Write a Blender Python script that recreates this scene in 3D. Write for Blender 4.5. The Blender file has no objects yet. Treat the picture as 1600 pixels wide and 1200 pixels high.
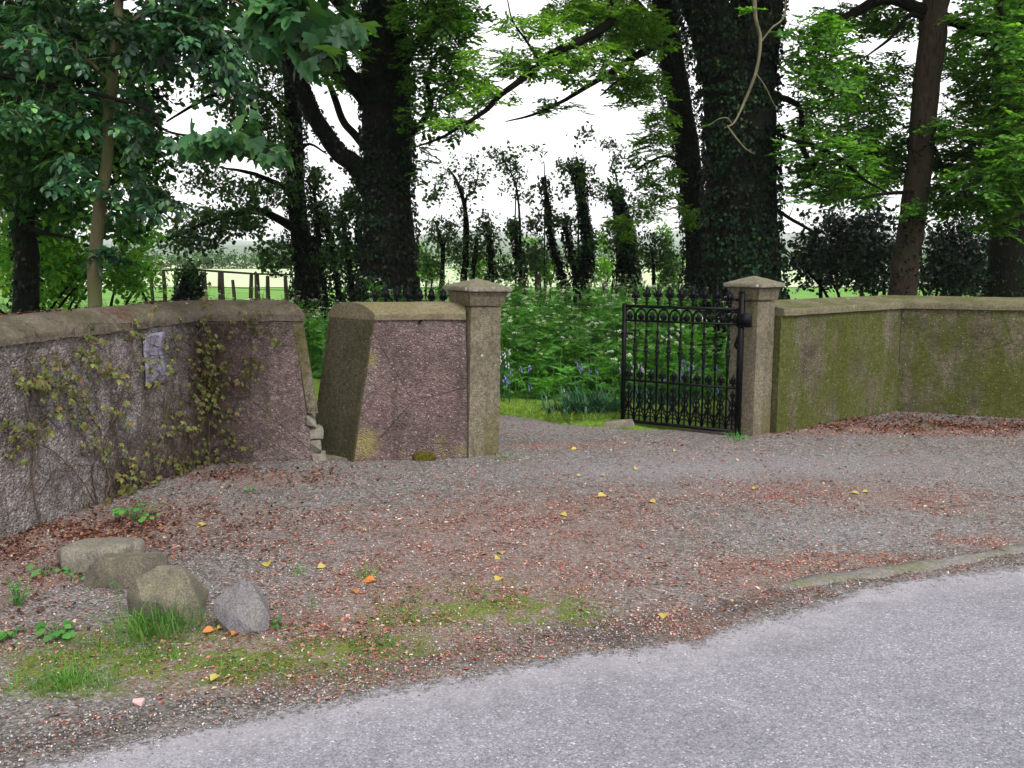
import bpy, bmesh, math, random
import numpy as np
from mathutils import Vector, Matrix

# ------------------------------------------------------------------ camera, world, sun, exposure
F_PX, PITCH, CAM_Z = 1450.0, math.radians(7.93), 1.65
SC = bpy.context.scene
cam_d = bpy.data.cameras.new("camera"); cam = bpy.data.objects.new("camera", cam_d)
SC.collection.objects.link(cam); SC.camera = cam
cam.location = (0, 0, CAM_Z); cam.rotation_euler = (math.radians(90) - PITCH, 0, 0)
cam_d.sensor_width = 36.0; cam_d.lens = 36.0 * F_PX / 1600.0
cam_d.clip_start = 0.05; cam_d.clip_end = 6000

SUN_EL, SUN_AZ = math.radians(52), math.radians(150)     # azimuth clockwise from +Y: behind the camera, to the right
W = bpy.data.worlds.new("World"); SC.world = W; W.use_nodes = True
nt = W.node_tree; nt.nodes.clear()
o_ = nt.nodes.new('ShaderNodeOutputWorld'); bg = nt.nodes.new('ShaderNodeBackground')
sky = nt.nodes.new('ShaderNodeTexSky'); sky.sky_type = 'NISHITA'; sky.sun_disc = False
sky.sun_elevation = SUN_EL; sky.sun_rotation = SUN_AZ; sky.dust_density = 3.0; sky.air_density = 1.0
hs = nt.nodes.new('ShaderNodeHueSaturation'); hs.inputs['Saturation'].default_value = 0.12
mixc = nt.nodes.new('ShaderNodeMix'); mixc.data_type = 'RGBA'; mixc.inputs[0].default_value = 0.6
mixc.inputs[7].default_value = (7.25, 7.1, 7.45, 1)       # the bright even cloud deck
nt.links.new(sky.outputs[0], hs.inputs['Color']); nt.links.new(hs.outputs[0], mixc.inputs[6])
nt.links.new(mixc.outputs[2], bg.inputs['Color']); bg.inputs['Strength'].default_value = 0.15
nt.links.new(bg.outputs[0], o_.inputs['Surface'])
sd = bpy.data.lights.new("sun", 'SUN'); so = bpy.data.objects.new("sun", sd); SC.collection.objects.link(so)
sd.energy = 1.5; sd.angle = math.radians(14); sd.color = (1.0, 0.96, 0.93)
_d = Vector((math.sin(SUN_AZ) * math.cos(SUN_EL), math.cos(SUN_AZ) * math.cos(SUN_EL), math.sin(SUN_EL)))
so.rotation_euler = _d.to_track_quat('Z', 'Y').to_euler()
SC.view_settings.view_transform = 'Standard'; SC.view_settings.look = 'None'
SC.view_settings.gamma = 1.0; SC.view_settings.use_curve_mapping = False
SC.view_settings.exposure = 1.0
SC.cycles.max_bounces = 6; SC.cycles.diffuse_bounces = 3; SC.cycles.transmission_bounces = 4
SC.cycles.transparent_max_bounces = 8; SC.cycles.volume_bounces = 2

rng = np.random.default_rng(7); random.seed(7)
R = math.radians
def lin(r, g, b):
    f = lambda c: (c/255/12.92) if c/255 <= .04045 else ((c/255 + .055)/1.055)**2.4
    return (f(r), f(g), f(b), 1.0)
# ---- a pixel of the 1600x1200 photograph seen as a ray from the camera: used only to survey real positions
def ray(u, v):
    cx, cy = (u-800)/F_PX, -(v-600)/F_PX
    return np.array([cx, math.cos(PITCH)+cy*math.sin(PITCH), -math.sin(PITCH)+cy*math.cos(PITCH)])
def px(u, v, y):
    d = ray(u, v); t = y/d[1]; return np.array([d[0]*t, y, CAM_Z+d[2]*t])
def gp(u, v, z=0.0):
    d = ray(u, v); t = (z-CAM_Z)/d[2]; return np.array([d[0]*t, d[1]*t, z])

# ------------------------------------------------------------------ numeric noise
def _hash(i, j, k, s):
    h = (i*374761393 + j*668265263 + k*2147483647 + s*974711) & 0xffffffff
    h = ((h ^ (h >> 13))*1274126177) & 0xffffffff
    return ((h ^ (h >> 16)) & 0xffff)/65535.0
def vnoise(P, scale=1.0, seed=0):
    P = np.asarray(P, float)*scale; I = np.floor(P).astype(np.int64); Fr = P-I; Fr = Fr*Fr*(3-2*Fr)
    out = 0
    for a in (0, 1):
        for b in (0, 1):
            for c in (0, 1):
                w = (Fr[:, 0] if a else 1-Fr[:, 0])*(Fr[:, 1] if b else 1-Fr[:, 1])*(Fr[:, 2] if c else 1-Fr[:, 2])
                out = out + w*_hash(I[:, 0]+a, I[:, 1]+b, I[:, 2]+c, seed)
    return out
def fbm(P, scale, seed=0, octv=4):
    s = 0; a = .5; t = 0
    for o in range(octv):
        s = s + a*vnoise(P, scale*2**o, seed+o*17); t += a; a *= .55
    return s/t

# ------------------------------------------------------------------ mesh builder
class MB:
    def __init__(s): s.V = []; s.F = []; s.n = 0
    def add(s, V, faces):
        V = np.asarray(V, float).reshape(-1, 3)
        if isinstance(faces, np.ndarray): faces = [faces]
        byn = {}
        for f in faces:
            if isinstance(f, np.ndarray) and f.ndim == 2: byn.setdefault(f.shape[1], []).append(f)
            else: byn.setdefault(len(f), []).append(np.asarray(f)[None])
        for k, l in byn.items(): s.F.append(np.concatenate(l)+s.n)
        s.V.append(V); s.n += len(V)
        return s
    def tube(s, P, Rr, n=6, cap=True):
        P = np.asarray(P, float); m = len(P); Rr = np.broadcast_to(np.asarray(Rr, float), (m,))
        T = np.gradient(P, axis=0); T /= np.linalg.norm(T, axis=1)[:, None]+1e-9
        a = np.array([0., 0, 1]) if abs(T[0][2]) < .9 else np.array([1., 0, 0])
        V = []
        for i in range(m):
            a = a-T[i]*a.dot(T[i]); a /= np.linalg.norm(a)+1e-9; b = np.cross(T[i], a)
            an = np.arange(n)*2*math.pi/n
            V.append(P[i]+Rr[i]*(np.cos(an)[:, None]*a+np.sin(an)[:, None]*b))
        V = np.concatenate(V); i, j = np.meshgrid(np.arange(m-1), np.arange(n), indexing='ij'); i = i.ravel(); j = j.ravel()
        Q = np.stack([i*n+j, i*n+(j+1) % n, (i+1)*n+(j+1) % n, (i+1)*n+j], 1)
        fs = [Q]
        if cap: fs += [list(range(n))[::-1], list(range((m-1)*n, m*n))]
        return s.add(V, fs)
    def box(s, c, d, Rm=None):
        x, y, z = [q/2 for q in d]
        V = np.array([[i, j, k] for i in (-x, x) for j in (-y, y) for k in (-z, z)])
        if Rm is not None: V = V@np.asarray(Rm).T
        return s.add(V+np.asarray(c), np.array([[0, 1, 3, 2], [4, 6, 7, 5], [0, 4, 5, 1], [2, 3, 7, 6], [0, 2, 6, 4], [1, 5, 7, 3]]))
    def lathe(s, prof, n=8, c=(0, 0, 0)):
        m = len(prof); an = np.arange(n)*2*math.pi/n
        V = np.concatenate([np.stack([r*np.cos(an), r*np.sin(an), np.full(n, z)], 1) for r, z in prof])+np.asarray(c)
        i, j = np.meshgrid(np.arange(m-1), np.arange(n), indexing='ij'); i = i.ravel(); j = j.ravel()
        Q = np.stack([i*n+j, i*n+(j+1) % n, (i+1)*n+(j+1) % n, (i+1)*n+j], 1)
        return s.add(V, [Q, list(range(n))[::-1], list(range((m-1)*n, m*n))])
    def mesh(s, name, smooth=False):
        me = bpy.data.meshes.new(name); V = np.concatenate(s.V)
        me.vertices.add(len(V)); me.vertices.foreach_set('co', V.ravel().astype(np.float32))
        li = np.concatenate([f.ravel() for f in s.F]); sz = np.concatenate([np.full(len(f), f.shape[1]) for f in s.F])
        me.loops.add(len(li)); me.loops.foreach_set('vertex_index', li.astype(np.int32))
        me.polygons.add(len(sz)); st = np.concatenate([[0], np.cumsum(sz)[:-1]])
        me.polygons.foreach_set('loop_start', st.astype(np.int32)); me.polygons.foreach_set('loop_total', sz.astype(np.int32))
        if smooth: me.polygons.foreach_set('use_smooth', np.ones(len(sz), bool))
        me.update(calc_edges=True); me.validate(); return me
    def build(s, name, mat, parent=None, smooth=False, **kw):
        return link(name, s.mesh(name, smooth), mat, parent, **kw)
def tag(o, label=None, cat=None, group=None, kind=None):
    if label: o['label'] = label
    if cat: o['category'] = cat
    if group: o['group'] = group
    if kind: o['kind'] = kind
    return o
def link(name, me, mat, parent=None, label=None, cat=None, group=None, kind=None):
    o = bpy.data.objects.new(name, me); SC.collection.objects.link(o)
    if mat: me.materials.clear(); me.materials.append(mat)
    if parent is not None:
        o.parent = parent; o.matrix_parent_inverse = Matrix.Translation(parent.location).inverted() if not parent.get('_loc') else Matrix()
    return tag(o, label, cat, group, kind)
def thing(name, label, cat, loc=(0, 0, 0), group=None, rot=None):
    o = bpy.data.objects.new(name, None); SC.collection.objects.link(o); o.location = loc; o.empty_display_size = .1
    if rot is not None: o.rotation_euler = rot; 
    return tag(o, label, cat, group)
def part(name, mb, mat, parent, smooth=False, local=False, label=None):
    """a part given in world coordinates (local=False) or in its thing's own coordinates"""
    o = mb.build(name, mat, None, smooth, label=label); o.parent = parent
    if not local: o.matrix_parent_inverse = Matrix.Translation(-Vector(parent.location))
    return o
# vectorised template scatter: each row of C gets the template turned into axes X, Y, Z and scaled by S
def scatter(mb, tv, tf, C, X, Y, Z, S):
    C = np.asarray(C); N = len(C); k = len(tv)
    if N == 0: return
    S = np.broadcast_to(np.asarray(S, float), (N,))[:, None, None]
    V = C[:, None]+S*(tv[None, :, 0:1]*X[:, None]+tv[None, :, 1:2]*Y[:, None]+tv[None, :, 2:3]*Z[:, None])
    off = (np.arange(N)*k)[:, None, None]
    fs = []
    byn = {}
    for f in tf: byn.setdefault(len(f), []).append(f)
    for n, l in byn.items(): fs.append((np.array(l)[None]+off).reshape(-1, n))
    mb.add(V.reshape(-1, 3), fs)
def unit(a): return a/(np.linalg.norm(a, axis=-1, keepdims=True)+1e-9)
def frames(Y, up, tilt=.3, r=rng):
    """axes with Y as given and Z near 'up'"""
    Y = unit(Y); up = unit(np.broadcast_to(up, Y.shape)+r.normal(0, tilt, Y.shape)); X = unit(np.cross(Y, up)); Z = np.cross(X, Y); return X, Y, Z

# ------------------------------------------------------------------ materials
class NT:
    def __init__(s, name):
        s.m = bpy.data.materials.new(name); s.m.use_nodes = True; s.t = s.m.node_tree; s.t.nodes.clear()
        s.out = s.t.nodes.new('ShaderNodeOutputMaterial'); s.p = s.n('ShaderNodeBsdfPrincipled'); s.t.links.new(s.p.outputs[0], s.out.inputs[0])
        s.geo = s.n('ShaderNodeTexCoord').outputs['Object']
    def n(s, t, **kw):
        x = s.t.nodes.new(t)
        for k, v in kw.items(): setattr(x, k, v)
        return x
    def l(s, a, b): s.t.links.new(a, b)
    def set(s, sock, v):
        if hasattr(v, 'is_linked') or hasattr(v, 'links'): s.l(v, sock)
        else: sock.default_value = v
    def noise(s, scale, detail=4, rough=.55, vec=None, dist=0):
        x = s.n('ShaderNodeTexNoise'); x.inputs['Scale'].default_value = scale; x.inputs['Detail'].default_value = detail
        x.inputs['Roughness'].default_value = rough; x.inputs['Distortion'].default_value = dist; s.l(vec or s.geo, x.inputs['Vector']); return x.outputs['Fac']
    def vor(s, scale, vec=None, feature='F1'):
        x = s.n('ShaderNodeTexVoronoi', feature=feature); x.inputs['Scale'].default_value = scale; s.l(vec or s.geo, x.inputs['Vector']); return x
    def ramp(s, fac, stops, interp='LINEAR'):
        x = s.n('ShaderNodeValToRGB'); x.color_ramp.interpolation = interp; e = x.color_ramp.elements
        while len(e) > 1: e.remove(e[-1])
        for i, (p, c) in enumerate(stops):
            c = c if hasattr(c, '__len__') else (c, c, c, 1)
            if i == 0: e[0].position = p; e[0].color = c
            else: q = e.new(p); q.color = c
        s.l(fac, x.inputs[0]); return x.outputs[0]
    def mix(s, fac, a, b, mode='MIX'):
        x = s.n('ShaderNodeMix', data_type='RGBA', blend_type=mode)
        s.set(x.inputs[0], fac); s.set(x.inputs[6], a); s.set(x.inputs[7], b); return x.outputs[2]
    def math(s, op, a, b=0.0, clamp=False):
        x = s.n('ShaderNodeMath', operation=op, use_clamp=clamp); s.set(x.inputs[0], a); s.set(x.inputs[1], b); return x.outputs[0]
    def attr(s, name):
        x = s.n('ShaderNodeAttribute', attribute_name=name); return x.outputs['Fac']
    def bump(s, h, dist=.01, strength=1.0, prev=None):
        x = s.n('ShaderNodeBump'); x.inputs['Distance'].default_value = dist; x.inputs['Strength'].default_value = strength; s.l(h, x.inputs['Height'])
        if prev is not None: s.l(prev, x.inputs['Normal'])
        s.l(x.outputs[0], s.p.inputs['Normal']); return x.outputs[0]
    def col(s, c, rough=.85, spec=.3):
        s.set(s.p.inputs['Base Color'], c); s.p.inputs['Roughness'].default_value = rough; s.p.inputs['Specular IOR Level'].default_value = spec; return s
    def zpos(s):
        x = s.n('ShaderNodeSeparateXYZ'); s.l(s.n('ShaderNodeNewGeometry').outputs['Position'], x.inputs[0]); return x.outputs
def leaf_mat(name, stops, trans=.4, rough=.5, spec=.35, clump=1.2, var=.45):
    m = NT(name); g = m.n('ShaderNodeNewGeometry'); c = m.ramp(g.outputs['Random Per Island'], stops)
    nz = m.noise(clump, 3, vec=g.outputs['Position']); k = m.ramp(nz, [(.3, 1-var), (.7, 1+var)])
    c = m.mix(1.0, c, k, 'MULTIPLY'); m.col(c, rough, spec)
    tr = m.n('ShaderNodeBsdfTranslucent'); tc = m.mix(1.0, c, (1.5, 1.6, .55, 1), 'MULTIPLY'); m.l(tc, tr.inputs['Color'])
    ms = m.n('ShaderNodeMixShader'); ms.inputs[0].default_value = trans
    m.l(m.p.outputs[0], ms.inputs[1]); m.l(tr.outputs[0], ms.inputs[2]); m.l(ms.outputs[0], m.out.inputs[0]); return m.m
G = lambda r, g, b: (r, g, b, 1)
M = {}
M['beech'] = leaf_mat('beech leaves', [(0, G(.024, .078, .014)), (.5, G(.062, .165, .026)), (1, G(.155, .31, .055))], .6, .6, .15, .8, .62)
M['beechlight'] = leaf_mat('pale young beech leaves', [(0, G(.06, .15, .025)), (.5, G(.12, .26, .045)), (1, G(.26, .42, .09))], .6, .6, .15, .9, .45)
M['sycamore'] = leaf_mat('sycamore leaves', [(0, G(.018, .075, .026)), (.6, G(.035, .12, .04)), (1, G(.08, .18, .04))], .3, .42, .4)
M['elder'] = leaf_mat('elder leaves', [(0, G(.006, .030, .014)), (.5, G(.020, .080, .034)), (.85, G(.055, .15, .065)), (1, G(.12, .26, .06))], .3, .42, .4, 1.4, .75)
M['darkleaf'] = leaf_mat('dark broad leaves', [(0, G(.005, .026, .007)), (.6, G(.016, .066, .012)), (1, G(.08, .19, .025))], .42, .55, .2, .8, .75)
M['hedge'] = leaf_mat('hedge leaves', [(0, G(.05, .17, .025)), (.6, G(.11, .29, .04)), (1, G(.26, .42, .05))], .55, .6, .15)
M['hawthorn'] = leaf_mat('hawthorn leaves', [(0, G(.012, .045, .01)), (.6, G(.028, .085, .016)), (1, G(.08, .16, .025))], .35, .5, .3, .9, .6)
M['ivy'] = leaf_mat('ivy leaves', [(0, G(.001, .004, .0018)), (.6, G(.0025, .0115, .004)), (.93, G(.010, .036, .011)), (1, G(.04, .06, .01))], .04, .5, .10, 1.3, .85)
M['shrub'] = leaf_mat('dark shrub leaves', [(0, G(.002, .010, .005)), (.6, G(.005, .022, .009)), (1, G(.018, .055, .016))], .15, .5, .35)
M['fern'] = leaf_mat('cow parsley leaves', [(0, G(.03, .115, .02)), (.5, G(.065, .205, .032)), (1, G(.14, .33, .055))], .42, .6, .15, .8, .45)
M['grass'] = leaf_mat('grass blades', [(0, G(.045, .14, .02)), (.6, G(.08, .22, .03)), (1, G(.16, .26, .05))], .4, .55, .3)
M['verge'] = leaf_mat('verge grass', [(0, G(.09, .19, .02)), (.6, G(.17, .30, .035)), (1, G(.38, .36, .06))], .4, .6, .2)
M['bluebell_leaf'] = leaf_mat('strap leaves', [(0, G(.012, .06, .025)), (1, G(.03, .11, .04))], .2, .45, .35)
M['weed'] = leaf_mat('weed leaves', [(0, G(.05, .19, .04)), (1, G(.10, .27, .05))], .35)
M['creeper'] = leaf_mat('creeper leaves', [(0, G(.08, .05, .03)), (.2, G(.15, .125, .05)), (.55, G(.10, .13, .035)), (.85, G(.17, .22, .05)), (1, G(.22, .10, .055))], .3, .55, .25, 4, .45)
M['umbel'] = leaf_mat('white flower heads', [(0, G(.42, .48, .36)), (1, G(.7, .72, .62))], .3, .7, .1)
M['bell'] = leaf_mat('bluebell flowers', [(0, G(.09, .10, .26)), (1, G(.22, .22, .4))], .3)
M['paleflower'] = leaf_mat('pale flowers', [(0, G(.3, .28, .36)), (1, G(.5, .48, .55))], .3)

def bark(name, c1, c2, c3=None, scale=6):
    m = NT(name); mp = m.n('ShaderNodeMapping'); mp.inputs['Scale'].default_value = (1, 1, .22); m.l(m.geo, mp.inputs[0])
    a = m.noise(scale*4, 6, .65, mp.outputs[0], .6); b = m.noise(scale*.35, 3)
    c = m.mix(m.ramp(a, [(.35, 0), (.65, 1)]), c1, c2)
    if c3: c = m.mix(m.ramp(b, [(.5, 0), (.62, 1)]), c, c3)
    m.col(c, .92, .08); m.bump(a, .03, .9); return m.m
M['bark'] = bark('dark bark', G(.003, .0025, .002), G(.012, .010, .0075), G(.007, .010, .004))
M['barkred'] = bark('reddish scaly bark', G(.022, .016, .012), G(.075, .052, .038), G(.038, .04, .02), 9)
M['barkpale'] = bark('pale smooth bark', G(.075, .066, .036), G(.13, .115, .065), G(.08, .09, .035), 3)
M['twig'] = bark('twig', G(.02, .016, .014), G(.05, .04, .032))
M['twigpale'] = bark('pale twig', G(.09, .085, .05), G(.17, .15, .09))
M['vine'] = bark('vine stems', G(.05, .035, .028), G(.15, .11, .085))
M['post'] = bark('weathered wood', G(.03, .026, .02), G(.09, .075, .055))

def roughcast(name, base, tint, stain, moss, pink_lo=.45, pink_hi=.62, moss_lo=.55, moss_hi=.7, peb=75, white=.93, lich=.72, lichen=()):
    m = NT(name); v = m.vor(peb); cell = m.n('ShaderNodeSeparateColor'); m.l(v.outputs['Color'], cell.inputs[0])
    b1 = m.mix(m.ramp(cell.outputs[0], [(0, 0), (1, 1)]), tuple(x*.5 for x in base[:3])+(1,), tuple(min(1, x*1.3) for x in base[:3])+(1,))
    c = m.mix(m.ramp(m.noise(1.7, 5, .6), [(pink_lo, 0), (pink_hi, 1)]), b1, m.mix(.6, tint, b1))
    c = m.mix(m.math('MULTIPLY', m.ramp(m.noise(2.6, 6, .62, dist=.4), [(.45, 0), (.7, 1)]), .75), c, stain)
    mq = m.n('ShaderNodeMapping'); mq.inputs['Scale'].default_value = (7, 7, .35); m.l(m.geo, mq.inputs[0]); c = m.mix(m.math('MULTIPLY', m.ramp(m.noise(1.0, 6, .7, mq.outputs[0]), [(.5, 0), (.68, 1)]), .6), c, stain)
    ck = m.vor(.9, feature='DISTANCE_TO_EDGE'); c = m.mix(m.math('MULTIPLY', m.ramp(ck.outputs['Distance'], [(.0, 1), (.006, 0)]), m.ramp(m.noise(.9, 2), [(.48, 0), (.56, .7)])), c, G(.02, .017, .015))
    mp = m.n('ShaderNodeMapping'); mp.inputs['Scale'].default_value = (2.6, 2.6, 1.0); m.l(m.geo, mp.inputs[0])
    streak = m.noise(1.6, 5, .6, mp.outputs[0])
    c = m.mix(m.math('MULTIPLY', m.ramp(streak, [(moss_lo, 0), (moss_hi, 1)]), .85), c, moss)
    sp = m.noise(30, 4, .7); c = m.mix(1.0, c, m.ramp(sp, [(.3, .55), (.55, 1.0), (.75, 1.35)]), 'MULTIPLY')
    wl = m.math('GREATER_THAN', cell.outputs[1], white); c = m.mix(m.math('MULTIPLY', wl, .45), c, G(.38, .36, .34))
    li = m.ramp(m.vor(4.3).outputs['Distance'], [(.05, 1), (.075, 0)]); li2 = m.ramp(m.noise(2.1, 2), [(lich-.12, 0), (lich-.08, 1)])
    c = m.mix(m.math('MULTIPLY', li, li2), c, G(.5, .5, .47))
    for pt, rad in lichen:
        vm = m.n('ShaderNodeVectorMath', operation='DISTANCE'); m.l(m.n('ShaderNodeNewGeometry').outputs['Position'], vm.inputs[0]); vm.inputs[1].default_value = pt
        dd = m.math('ADD', vm.outputs['Value'], m.math('MULTIPLY', m.noise(9, 5, .7), rad*1.1)); c = m.mix(m.math('MULTIPLY', m.ramp(m.math('DIVIDE', dd, rad*1.75), [(.45, 1), (.85, 0)]), m.ramp(m.noise(35, 4, .7), [(.35, .35), (.6, .95)])), c, G(.24, .215, .07))
    m.col(c, .95, .15); h = m.math('MULTIPLY', v.outputs['Distance'], -1.0)
    n1 = m.bump(h, .012, .9); m.bump(m.noise(14, 5, .65), .025, .7, n1); return m.m
M['cast_pink'] = roughcast('pink algae roughcast', G(.18, .145, .132), G(.14, .068, .068), G(.06, .046, .043), G(.13, .12, .05), .30, .52, .6, .78, 85, .965, lichen=((*gp(570, 690, .2)[:2], .14), (*gp(560, 720, .0)[:2], .3), ) and ((tuple(px(568, 692, 7.3)), .17), (tuple(px(723, 700, 7.45)), .13), (tuple(px(580, 560, 7.35)), .10)))
M['cast_grey'] = roughcast('grey roughcast', G(.26, .238, .23), G(.16, .10, .095), G(.055, .045, .04), G(.075, .066, .038), .45, .66, .5, .72, 75, .95)
M['cast_moss'] = roughcast('mossy render', G(.165, .142, .10), G(.10, .086, .045), G(.03, .030, .015), G(.07, .085, .012), .42, .6, .40, .56, 110, .99)
M['cast_olive_shade'] = roughcast('olive smooth render with painted shade', G(.098, .088, .05), G(.08, .07, .042), G(.045, .042, .025), G(.055, .055, .02), .4, .6, .5, .7, 140, .996)  # olive render, its base darkened to carry the shade on the end face
M['pillar'] = roughcast('weathered pillar render', G(.24, .21, .145), G(.15, .115, .095), G(.10, .088, .062), G(.14, .125, .05), .52, .66, .5, .68, 160, .994, .52)
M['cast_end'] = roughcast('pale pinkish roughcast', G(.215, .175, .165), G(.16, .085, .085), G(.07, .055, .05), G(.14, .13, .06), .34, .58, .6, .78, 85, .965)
def coping_mat(name, base, moss, litter):
    m = NT(name); c = m.mix(m.ramp(m.noise(5, 6, .65), [(.3, 0), (.7, 1)]), tuple(x*.6 for x in base[:3])+(1,), base)
    g = m.n('ShaderNodeNewGeometry'); sx = m.n('ShaderNodeSeparateXYZ'); m.l(g.outputs['Normal'], sx.inputs[0])
    up = m.ramp(sx.outputs[2], [(.5, 0), (.9, 1)])
    c = m.mix(m.math('MULTIPLY', up, m.ramp(m.noise(3.5, 6, .7), [(.42, 0), (.6, .9)])), c, moss)
    if litter: c = m.mix(m.math('MULTIPLY', up, m.ramp(m.noise(2.2, 7, .75, dist=.5), [(.52, 0), (.6, .9)])), c, litter)
    li = m.ramp(m.vor(5.5).outputs['Distance'], [(.06, 1), (.09, 0)]); c = m.mix(m.math('MULTIPLY', li, m.ramp(m.noise(1.6, 1), [(.52, 0), (.56, .8)])), c, G(.55, .55, .52))
    c = m.mix(1.0, c, m.ramp(m.noise(45, 4, .7), [(.3, .6), (.7, 1.3)]), 'MULTIPLY')
    m.col(c, .95, .15); m.bump(m.noise(22, 6, .7), .02, .9); return m.m
M['cope_left'] = coping_mat('old wall coping', G(.135, .115, .085), G(.055, .048, .026), G(.07, .026, .015))
M['cope_block'] = coping_mat('block coping', G(.19, .16, .10), G(.15, .135, .06), None)
M['cope_right'] = coping_mat('mossy coping', G(.16, .145, .088), G(.075, .08, .022), None)
M['cap'] = coping_mat('pillar cap', G(.21, .19, .145), G(.13, .12, .07), None)
def iron():
    m = NT('black painted iron'); c = m.mix(m.ramp(m.noise(30, 4), [(.5, 0), (.72, 1)]), G(.0015, .0018, .003), G(.006, .005, .005))
    m.col(c, .5, .12); m.bump(m.noise(90, 3), .003, .6); return m.m
M['iron'] = iron()
def stone(name, a, b, moss):
    m = NT(name); c = m.mix(m.ramp(m.noise(9, 6, .65), [(.3, 0), (.7, 1)]), a, b)
    g = m.n('ShaderNodeNewGeometry'); sx = m.n('ShaderNodeSeparateXYZ'); m.l(g.outputs['Normal'], sx.inputs[0])
    c = m.mix(m.math('MULTIPLY', m.ramp(sx.outputs[2], [(.0, 0), (.8, 1)]), m.ramp(m.noise(6, 5, .7), [(.4, 0), (.65, .8)])), c, moss)
    c = m.mix(1.0, c, m.ramp(m.noise(110, 6, .8), [(.35, .45), (.65, 1.5)]), 'MULTIPLY'); c = m.mix(m.ramp(m.noise(7, 3, .5), [(.60, 0), (.64, .6)]), c, G(.21, .205, .165)); c = m.mix(m.ramp(m.noise(3.1, 6, .75, dist=1.2), [(.485, 0), (.5, .5), (.515, 0)]), c, G(.05, .045, .038))
    m.col(c, .9, .25); m.bump(m.noise(55, 6, .7), .004, .8); return m.m
M['stone_a'] = stone('grey olive stone', G(.095, .088, .07), G(.20, .185, .15), G(.15, .142, .10))
M['stone_b'] = stone('mossy stone', G(.062, .055, .042), G(.13, .117, .09), G(.16, .15, .085))
M['stone_c'] = stone('lilac grey stone', G(.105, .098, .107), G(.185, .173, .18), G(.115, .105, .075))
M['rubble'] = stone('pale rubble', G(.11, .10, .08), G(.24, .215, .17), G(.15, .14, .08))
def moss_m():
    m = NT('moss cushion'); c = m.ramp(m.noise(60, 4), [(.3, G(.03, .025, .006)), (.7, G(.12, .11, .02))]); m.col(c, 1, .05); m.bump(m.noise(150, 3), .01, 1); return m.m
M['moss'] = moss_m()
def simple(name, c, rough=.8, spec=.2, var=.15, sc=8):
    m = NT(name); k = m.ramp(m.noise(sc, 4), [(.3, 1-var), (.7, 1+var)]); m.col(m.mix(1.0, c, k, 'MULTIPLY'), rough, spec); return m.m
M['paper'] = simple('laminated notice', G(.21, .20, .255), .35, .4, .08)
M['ink'] = simple('faded ink', G(.16, .15, .24), .6)
M['kerb'] = coping_mat('old concrete kerb', G(.20, .185, .175), G(.13, .13, .08), None)

def island(name, stops, rough=.85, spec=.2):
    m = NT(name); g = m.n('ShaderNodeNewGeometry'); m.col(m.ramp(g.outputs['Random Per Island'], stops), rough, spec); return m.m
M['litter'] = island('fallen brown leaf scraps', [(0, G(.07, .028, .02)), (.25, G(.19, .06, .042)), (.5, G(.32, .10, .07)), (.68, G(.36, .15, .11)), (.82, G(.30, .19, .13)), (.92, G(.46, .33, .25)), (1, G(.55, .46, .38))], .7)
M['litterdark'] = island('dark brown leaf litter', [(0, G(.02, .010, .007)), (.4, G(.055, .022, .014)), (.8, G(.12, .042, .025)), (1, G(.26, .12, .05))], .65, .3)
M['pebbles'] = island('loose chippings', [(0, G(.07, .065, .065)), (.3, G(.16, .15, .155)), (.6, G(.22, .205, .21)), (.9, G(.32, .30, .30)), (1, G(.52, .5, .5))], .8)
M['yellow'] = leaf_mat('yellow fallen leaf', [(0, G(.34, .24, .045)), (1, G(.48, .40, .11))], .2, .5, .3, 3, .1)
M['orange'] = leaf_mat('orange fallen leaf', [(0, G(.4, .13, .03)), (1, G(.5, .2, .05))], .2, .5, .3, 3, .1)

# ================================================================== GROUND
def blob(P, u, v, ru, rv, z=0, pw=2):
    """soft elliptical patch on the ground, surveyed at pixel (u, v)"""
    c = gp(u, v); a = gp(u-ru, v)[:2]; b = gp(u+ru, v)[:2]; rx = abs(b[0]-a[0])/2
    ry = abs(gp(u, v-rv)[1]-gp(u, v+rv)[1])/2
    d = ((P[:, 0]-c[0])/rx)**2+((P[:, 1]-c[1])/ry)**2
    return np.exp(-d*.9)
ROADLINE = [(-260, 1290), (-60, 1235), (50, 1199), (160, 1172), (300, 1142), (450, 1108), (600, 1077), (760, 1050), (900, 1024), (1010, 1013), (1075, 1006), (1125, 986), (1180, 968), (1230, 955), (1290, 941), (1360, 921), (1450, 905), (1540, 893), (1620, 884), (1800, 868), (2100, 846), (2600, 815)]
RL = np.array([gp(u, v)[:2] for u, v in ROADLINE])
def road_y(x): return np.interp(x, RL[:, 0], RL[:, 1])
def road_wob(x): return .035*(fbm(np.stack([x, x*0+9, x*0], 1), 45.0, 19, 3)-.5)*2+.03*(fbm(np.stack([x, x*0, x*0], 1), 3.0, 5)-.5)*2+.018*(fbm(np.stack([x, x*0+4, x*0], 1), 14.0, 9)-.5)*2
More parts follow.
